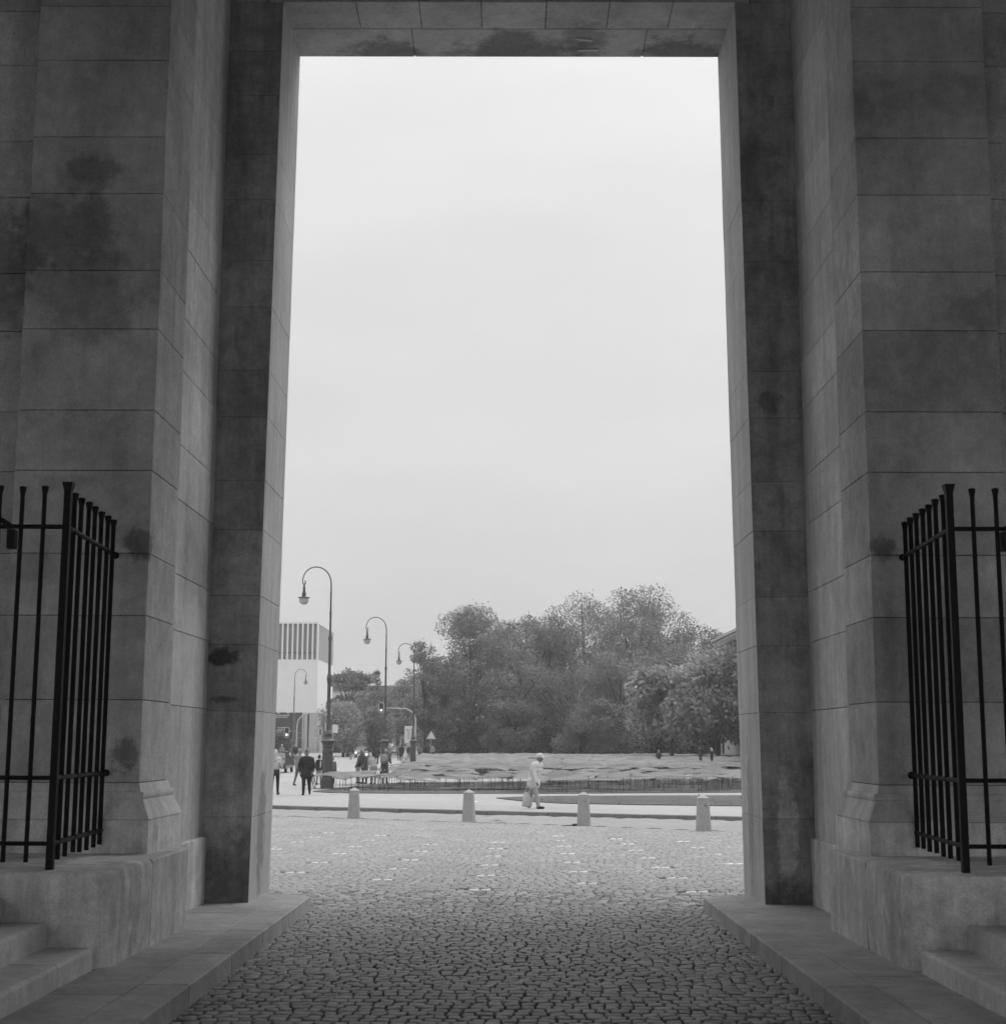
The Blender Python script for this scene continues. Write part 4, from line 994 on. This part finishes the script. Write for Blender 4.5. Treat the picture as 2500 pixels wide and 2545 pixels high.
# ================================================================== PEOPLE (one remeshed body each)
TODO = []
def rotx(p, a, c=(0, 0, 0)):
    y, z = p[1]-c[1], p[2]-c[2]; return Vector((p[0], c[1]+y*math.cos(a)-z*math.sin(a), c[2]+y*math.sin(a)+z*math.cos(a)))
def person(loc, rz, label, h=1.74, jacket=.06, trousers=.04, hair=.05, skin=SKIN, shoes=.02, lean=0.0, legL=(0, 0), legR=(0, 0), armL=(0, 10, 8), armR=(0, 10, 8),
           hat=None, coat=0.0, long_hair=False, sit=0.0, bulk=1.0, vox=.03, head_tilt=0.0, turn=0.0, group=None, extra=(), scarf=None, fingers=False, drop=0.0):
    """faces local -Y. legX = (thigh forward deg, knee bend deg); armX = (forward deg, elbow bend deg, sideways deg)"""
    s = h/1.74; MT = [skin, cloth(jacket), cloth(trousers), cloth(hair), cloth(shoes), cloth(hat if hat is not None else hair), cloth(scarf if scarf is not None else jacket)]
    PR = []   # primitives: (p, q, r1, r2, material, flatten)
    cap = lambda p, q, r1, r2, m: PR.append((Vector(p), Vector(q), r1, r2, m))
    hipz = .92
    hip = Vector((0, 0, hipz))
    def up_(p): return rotx(p, R(lean), hip)           # lean: positive tips the head towards -Y
    b = bulk
    # legs
    low = []
    for sx, (th, kn) in ((-1, legL), (1, legR)):
        H_ = Vector((sx*.095, 0, hipz-.02)); a = R(th)
        K = H_+Vector((sx*.01, -math.sin(a)*.43, -math.cos(a)*.43)); a2 = a-R(kn)
        A = K+Vector((0, -math.sin(a2)*.42, -math.cos(a2)*.42))
        cap(H_, K, .098*b, .068*b, 2); cap(K, A, .066*b, .048*b, 2)
        f = min(0, a2); T = A+Vector((sx*.02, -.19*math.cos(a2*.5), -.035+.1*math.sin(min(a2, 0)))); cap(A+Vector((0, .03, -.035)), T, .05, .04, 4)
        low.append(min(A.z, T.z)-.045)
    # pelvis, torso
    cap((-.075, 0, hipz), (.075, 0, hipz), .125*b, .125*b, 1 if coat >= 0 else 2)
    for (z, wx, r) in ((1.02, .07, .125), (1.14, .08, .125), (1.27, .105, .13), (1.38, .12, .115)):
        cap(up_(Vector((-wx*b, 0, z))), up_(Vector((wx*b, 0, z))), r*b, r*b, 1)
    if coat > 0:
        for z in (.86, .78) if coat > .15 else (.86,): cap((-.1*b, -.01, z), (.1*b, -.01, z), .135*b, .135*b, 1)
    # neck, head
    nk = up_(Vector((0, -.01, 1.45))); cap(nk, up_(Vector((0, -.02, 1.55))), .058, .052, 0)
    cap(up_(Vector((-.06, -.005, 1.455))), up_(Vector((.06, -.005, 1.455))), .07*b, .07*b, 6)
    hc = up_(Vector((0, -.03, 1.635))); ht = Matrix.Rotation(R(lean*.2+head_tilt), 3, 'X')
    tz = Matrix.Rotation(R(turn), 3, 'Z')
    def hd(p): return hc+tz @ (ht @ Vector(p))
    cap(hd((0, .01, .03)), hd((0, -.012, -.05)), .088, .07, 0); cap(hd((0, -.04, -.07)), hd((0, -.05, -.075)), .045, .04, 0)
    cap(hd((0, -.085, .0)), hd((0, -.105, -.03)), .016, .021, 0)                       # nose
    for sx in (-1, 1): cap(hd((sx*.082, .01, .0)), hd((sx*.085, .015, -.03)), .02, .015, 0)   # ears
    if hat is None:
        cap(hd((0, .03, .05)), hd((0, .045, .0)), .092, .085, 3); cap(hd((0, -.03, .085)), hd((0, .02, .08)), .06, .075, 3)
        if long_hair: cap(hd((0, .06, .0)), hd((0, .09, -.17)), .085, .075, 3); [cap(hd((sx*.06, .03, .02)), hd((sx*.075, .05, -.16)), .045, .04, 3) for sx in (-1, 1)]
    else:
        cap(hd((0, .0, .08)), hd((0, .045, .07)), .095, .095, 5); cap(hd((-.045, -.1, .055)), hd((.045, -.1, .055)), .022, .022, 5); cap(hd((-.03, -.13, .05)), hd((.03, -.13, .05)), .018, .018, 5)
        cap(hd((0, .06, .0)), hd((0, .065, -.04)), .068, .06, 3)
    # arms
    for sx, (fw, el, ab) in ((-1, armL), (1, armR)):
        Sx = Vector((sx*.185*b, 0, 1.40)); a, c = R(fw), R(ab)
        d = Vector((sx*math.sin(c), -math.sin(a)*math.cos(c), -math.cos(a)*math.cos(c))); E = Sx+d*.29
        a2 = a+R(el); d2 = Vector((sx*math.sin(c)*(-.6 if el > 40 else .6), -math.sin(a2), -math.cos(a2))).normalized(); Wr = E+d2*.25
        Sx, E, Wr = up_(Sx), up_(E), up_(Wr); dd = (Wr-E).normalized()
        cap(Sx, E, .068*b, .056*b, 1); cap(E, Wr, .055*b, .043*b, 1)
        side = dd.cross(Vector((0, 0, 1))) if abs(dd.z) < .9 else Vector((1, 0, 0)); side = side.normalized()
        fwd = dd.cross(side).normalized()
        P0 = Wr+dd*.02; P1 = Wr+dd*.095; cap(P0-side*0, P1, .034, .036, 0)
        if fingers:
            for k, ln in enumerate((.068, .078, .074, .058)):
                q0 = P1+fwd*(k-1.5)*.021; q1 = q0+dd*ln*.5+side*.008*sx; q2 = q1+dd*ln*.35+side*.028*sx
                cap(q0, q1, .0095, .009, 0); cap(q1, q2, .009, .0075, 0)
            t0 = P0+fwd*-.03; t1 = t0-fwd*.022+dd*.035; t2 = t1+dd*.032; cap(t0, t1, .012, .011, 0); cap(t1, t2, .011, .009, 0)
        else:
            cap(P1, P1+dd*.06+side*.01*sx, .03, .02, 0); cap(P0-fwd*.03, P0-fwd*.05+dd*.045, .014, .011, 0)
    for (p, q, r1, r2, m, frame) in extra:
        cap(up_(Vector(p)) if frame else p, up_(Vector(q)) if frame else q, r1, r2, m)
    # mesh of rounded cones
    mb = MB()
    for p, q, r1, r2, m in PR:
        if (q-p).length < 1e-4: q = p+Vector((0, 0, .001))
        t = (q-p).normalized(); n = 10
        mb.tube([p-t*r1*.95, p-t*r1*.7, p, q, q+t*r2*.7, q+t*r2*.95], [r1*.3, r1*.72, r1, r2, r2*.72, r2*.3], n)
    me = mb.mesh('tmp', [skin]); t = link('tmp', me)
    md = t.modifiers.new('r', 'REMESH'); md.mode = 'VOXEL'; md.voxel_size = vox*.9; md.use_smooth_shade = True
    sm = t.modifiers.new('s', 'SMOOTH'); sm.factor = .5; sm.iterations = 2
    dz = -min(low) if not drop else -drop
    TODO.append((t, PR, MT, loc, rz, s, dz, label, group))
def finish_people():
    bpy.context.view_layer.update(); dg = bpy.context.evaluated_depsgraph_get(); objs = []
    for (t, PR, MT, loc, rz, s, dz, label, group) in TODO:
        me = bpy.data.meshes.new_from_object(t.evaluated_get(dg)); me.materials.clear()
        for m in MT: me.materials.append(m)
        n = len(me.polygons); c = np.zeros(n*3); me.polygons.foreach_get('center', c); c = c.reshape(-1, 3)
        best = np.full(n, 1e9); mi = np.zeros(n, int)
        for p, q, r1, r2, m in PR:
            p_, d = np.array(p), np.array(q-p); L2 = max(d@d, 1e-8); tt = np.clip(((c-p_)@d)/L2, 0, 1)
            dist = np.linalg.norm(c-p_-tt[:, None]*d, axis=1)-(r1+(r2-r1)*tt)
            u = dist < best; best[u] = dist[u]; mi[u] = m
        me.polygons.foreach_set('material_index', mi); me.polygons.foreach_set('use_smooth', [True]*n)
        co = np.zeros(len(me.vertices)*3); me.vertices.foreach_get('co', co); co = co.reshape(-1, 3); co[:, 2] += dz; co *= s; me.vertices.foreach_set('co', co.ravel()); me.update()
        me.name = 'person'
        o = link('person', me, None, loc, rz); tag(o, label, 'person', group); objs.append(o)
        old = t.data; bpy.data.objects.remove(t); bpy.data.meshes.remove(old)
    return objs
PG = 'people in the square'
# old man with cap, walking right with a carrier bag
person((.83, 46.8, g(46.8)), R(62), 'stooped walker in pale cap and jacket carrying a light bag', 1.72, .5, .3, .25, mat('tanned_skin', .14, .6), .02, lean=17, legL=(20, 8), legR=(-16, 22), armL=(24, 16, 10), armR=(-4, 6, 10),
       hat=.52, coat=.2, bulk=1.26, vox=.017, head_tilt=8, group=PG, fingers=True, scarf=.5)
# man in dark padded coat walking towards the camera
person((-8.05, 59.4, Gz), R(3), 'walker in a dark padded coat with hands in pockets', 1.76, .03, .025, .07, SKIN, .02, lean=9, legL=(10, 4), legR=(-12, 20), armL=(-6, 42, 17), armR=(-6, 42, 17), coat=.25, bulk=1.16, vox=.02, group=PG)
person((-10.05, 71.5, Gz), R(150), 'walker half hidden behind the dark padded coat', 1.68, .2, .1, .22, SKIN, .05, legL=(14, 0), legR=(-14, 10), vox=.028, group=PG)
person((-9.3, 59.3, Gz), R(178), 'person in a pale jacket with a dark shoulder bag at the left jamb', 1.74, .46, .025, .4, SKIN, .05, long_hair=True, legL=(6, 0), legR=(-6, 6), armL=(10, 60, 12), armR=(10, 60, 12), coat=.15, vox=.02, group=PG)
person((-9.35, 73.5, Gz), R(150), 'child in dark jacket with a white stripe beside the bicycle', 1.42, .03, .2, .06, SKIN, .05, legL=(4, 0), legR=(-4, 0), vox=.024, group=PG, extra=[((-.2, .1, 1.38), (-.19, .12, 1.0), .03, .03, 6, True)], scarf=.5)
person((-8.85, 75.0, Gz), R(200), 'child in grey behind the fluted pedestal', 1.3, .13, .05, .2, SKIN, .05, vox=.028, group=PG, scarf=.5)
# group leaning in behind the sheets
person((-8.55+.9, 75.8, Gz), R(120), 'bent person in black jacket just right of the pedestal', 1.66, .03, .25, .3, SKIN, .05, lean=22, armL=(30, 30, 6), armR=(30, 30, 6), vox=.028, group=PG)
person((-7.75+.5, 75.3, Gz), R(-30), 'person in a dark grey coat bending over the sheets', 1.72, .10, .03, .12, SKIN, .03, lean=25, armL=(40, 30, 6), armR=(40, 30, 6), coat=.3, vox=.026, group=PG)
person((-6.75, 74.7, Gz), R(210), 'pale-haired person in a light coat leaning down to the sheets', 1.6, .26, .24, .42, SKIN, .1, lean=34, armL=(50, 20, 6), armR=(30, 20, 6), coat=.35, vox=.026, group=PG)
person((-6.25, 75.6, Gz), R(170), 'person with a grey backpack at the right of the bending group', 1.72, .11, .12, .28, SKIN, .05, lean=12, armL=(20, 60, 10), armR=(20, 60, 10), vox=.026, group=PG)
# riders
person((-10.9, 123.3, Gz+.02), R(185), 'cyclist in dark clothes riding away beside the middle lamp', 1.8, .035, .045, .05, SKIN, .03, lean=16, legL=(62, 70), legR=(20, 24), armL=(45, 10, 8), armR=(45, 10, 8), vox=.036, group=PG, drop=.0001)
person((-13.9, 146.2, Gz-.02), R(4), 'motorcyclist in dark clothing and helmet', 1.8, .03, .035, .08, SKIN, .03, lean=6, legL=(75, 85), legR=(75, 85), armL=(50, 15, 18), armR=(50, 15, 18), hat=.07, vox=.036, group=PG, drop=.12)
# walkers farther back
FAR = [(-10.4, 156, 195, 'walker in dark jacket and pale trousers seen from behind', .05, .32, .3, {}), (-11.3, 158, 190, 'walker in black right of the middle lamp', .03, .04, .06, {}),
       (-11.9, 162, 10, 'walker in mid grey beside the headlights of the far car', .14, .06, .1, {}), (-12.0, 150.5, 170, 'cyclist figure by the middle pedestal', .2, .08, .2, {}),
       (-9.55, 172, 200, 'dark figure standing in the group near the lane sign', .03, .05, .05, {}), (-9.0, 170, 160, 'second dark figure in the group beside the hedge end', .03, .03, .08, {}),
       (-8.55, 169, 30, 'lighter figure at the right of the group beside the hedge end', .25, .06, .1, {}), (-10.15, 171, 20, 'grey figure at the left of the group by the lane sign', .15, .04, .2, {}),
       (-22.9, 150, 200, 'grey-clad person left of the dark-jacketed cyclist near the banner', .2, .12, .4, {}), (-21.4, 149, 185, 'dark-jacketed person at the far kerb under the banner', .035, .2, .3, {}),
       (-21.3, 172, 150, 'dark figure sitting low in front of the corner pier', .03, .1, .05, {}), (-20.6, 172, 180, 'pale figure at the corner pier behind the pedestal', .3, .04, .3, {}),
       (-18.0, 170, 200, 'small dark figure right of the capital of the nearest lamp', .05, .2, .1, {})]
for x, y, a, l, j, t_, hr, kw in FAR:
    person((x, y, Gz), R(a), l, random.uniform(1.66, 1.8), j, t_, hr, SKIN, .04, legL=(14, 4), legR=(-12, 12), armL=(-12, 15, 8), armR=(14, 15, 8), vox=.042, group=PG, **kw)
# people among the far sheets
person((16.3, 124.5, Gz), R(-80), 'dark-clad person standing among the far sheets, head turned left', 1.78, .03, .05, .06, SKIN, .04, vox=.032, group=PG)
person((17.15, 123.9, Gz), R(-95), 'person with a pale headscarf and dark vest among the far sheets', 1.62, .035, .03, .5, SKIN, .04, long_hair=True, vox=.032, group=PG, scarf=.5, coat=.3)
person((13.45, 131, Gz-.25), R(5), 'pale-haired person in dark top sitting among the far sheets', 1.62, .025, .05, .42, SKIN, .04, long_hair=True, armL=(30, 70, 22), armR=(30, 70, 22), vox=.034, group=PG)
person((-4.4, 182.5, Gz-.55), R(75), 'person lying back with dark top and pale raised knees', 1.7, .03, .3, .3, SKIN, .2, lean=-55, legL=(120, 100), legR=(100, 90), vox=.042, group=PG, drop=.45)
person((-6.9, 181, Gz-.6), R(10), 'small pale figure sitting at the far edge of the field', 1.5, .35, .2, .4, SKIN, .2, legL=(85, 90), legR=(85, 90), vox=.042, group=PG, drop=.3)
person((-8.5, 176, Gz-.1), R(80), 'person stretched out at the left end of the far field edge', 1.7, .05, .35, .3, SKIN, .1, lean=-78, legL=(85, 10), legR=(80, 10), vox=.042, group=PG, drop=.72)
finish_people()
# things people carry
b_ = MB()
n = 10; ringz = [(0.0, .15, .08), (.04, .165, .10), (.2, .15, .095), (.36, .11, .06), (.45, .06, .035)]
for z, a, c in ringz:
    for k in range(n): t = 2*math.pi*k/n; w_ = 1+.12*math.sin(3*t+z*9); b_.v.append((a*math.cos(t)*w_, c*math.sin(t)*w_, z))
for i in range(len(ringz)-1):
    for k in range(n): b_.f.append((i*n+k, i*n+(k+1) % n, (i+1)*n+(k+1) % n, (i+1)*n+k)); b_.m.append(0); b_.sm.append(True)
b_.f.append(tuple(range(n))[::-1]); b_.m.append(0); b_.sm.append(False)
o = empty('carrier_bag', (.62, 46.72, g(46.8)+.07), R(10), 'light cloth carrier bag hanging from the walker\'s hand', 'bag')
b_.build('bag_body', cloth(.42), o); MB().tube([(-.05, 0, .44), (-.02, 0, .58), (0, 0, .64), (.02, 0, .58), (.05, 0, .44)], .012, 6).build('handles', cloth(.42), o)
o = empty('shoulder_bag', (-9.27, 59.1, Gz+.78), R(5), 'dark shoulder bag at the hip of the pale-jacketed person', 'bag')
MB().chbox(-.17, .17, -.07, .07, 0, .24, .03).build('bag_body', cloth(.03), o); MB().tube([(-.14, 0, .23), (-.1, .05, .5), (.1, .12, .66), (.16, .1, .45), (.15, 0, .23)], .014, 6).build('strap', cloth(.03), o)
o = empty('backpack', (-6.27, 75.38, Gz+1.02), R(-10), 'grey backpack on the rightmost bending person', 'backpack')
MB().ball((0, 0, .22), (.19, .12, .26)).build('pack', cloth(.24), o); MB().ball((0, -.1, .14), (.13, .06, .12)).build('pocket', cloth(.22), o)

# ================================================================== thin air between us and the trees
hz = MB().box(-1205, 1205, -85, 1805, -2.0, 27.5).build('haze', None); tag(hz, kind='stuff')
hm = bpy.data.materials.new('haze_air'); hm.use_nodes = True; N_ = hm.node_tree.nodes; N_.clear()
vo = N_.new('ShaderNodeVolumePrincipled'); vo.inputs['Density'].default_value = .00055; vo.inputs['Color'].default_value = (.97, .97, .97, 1)
mo = N_.new('ShaderNodeOutputMaterial'); hm.node_tree.links.new(vo.outputs[0], mo.inputs['Volume'])
hm.cycles.homogeneous_volume = True
hz.data.materials.clear(); hz.data.materials.append(hm)
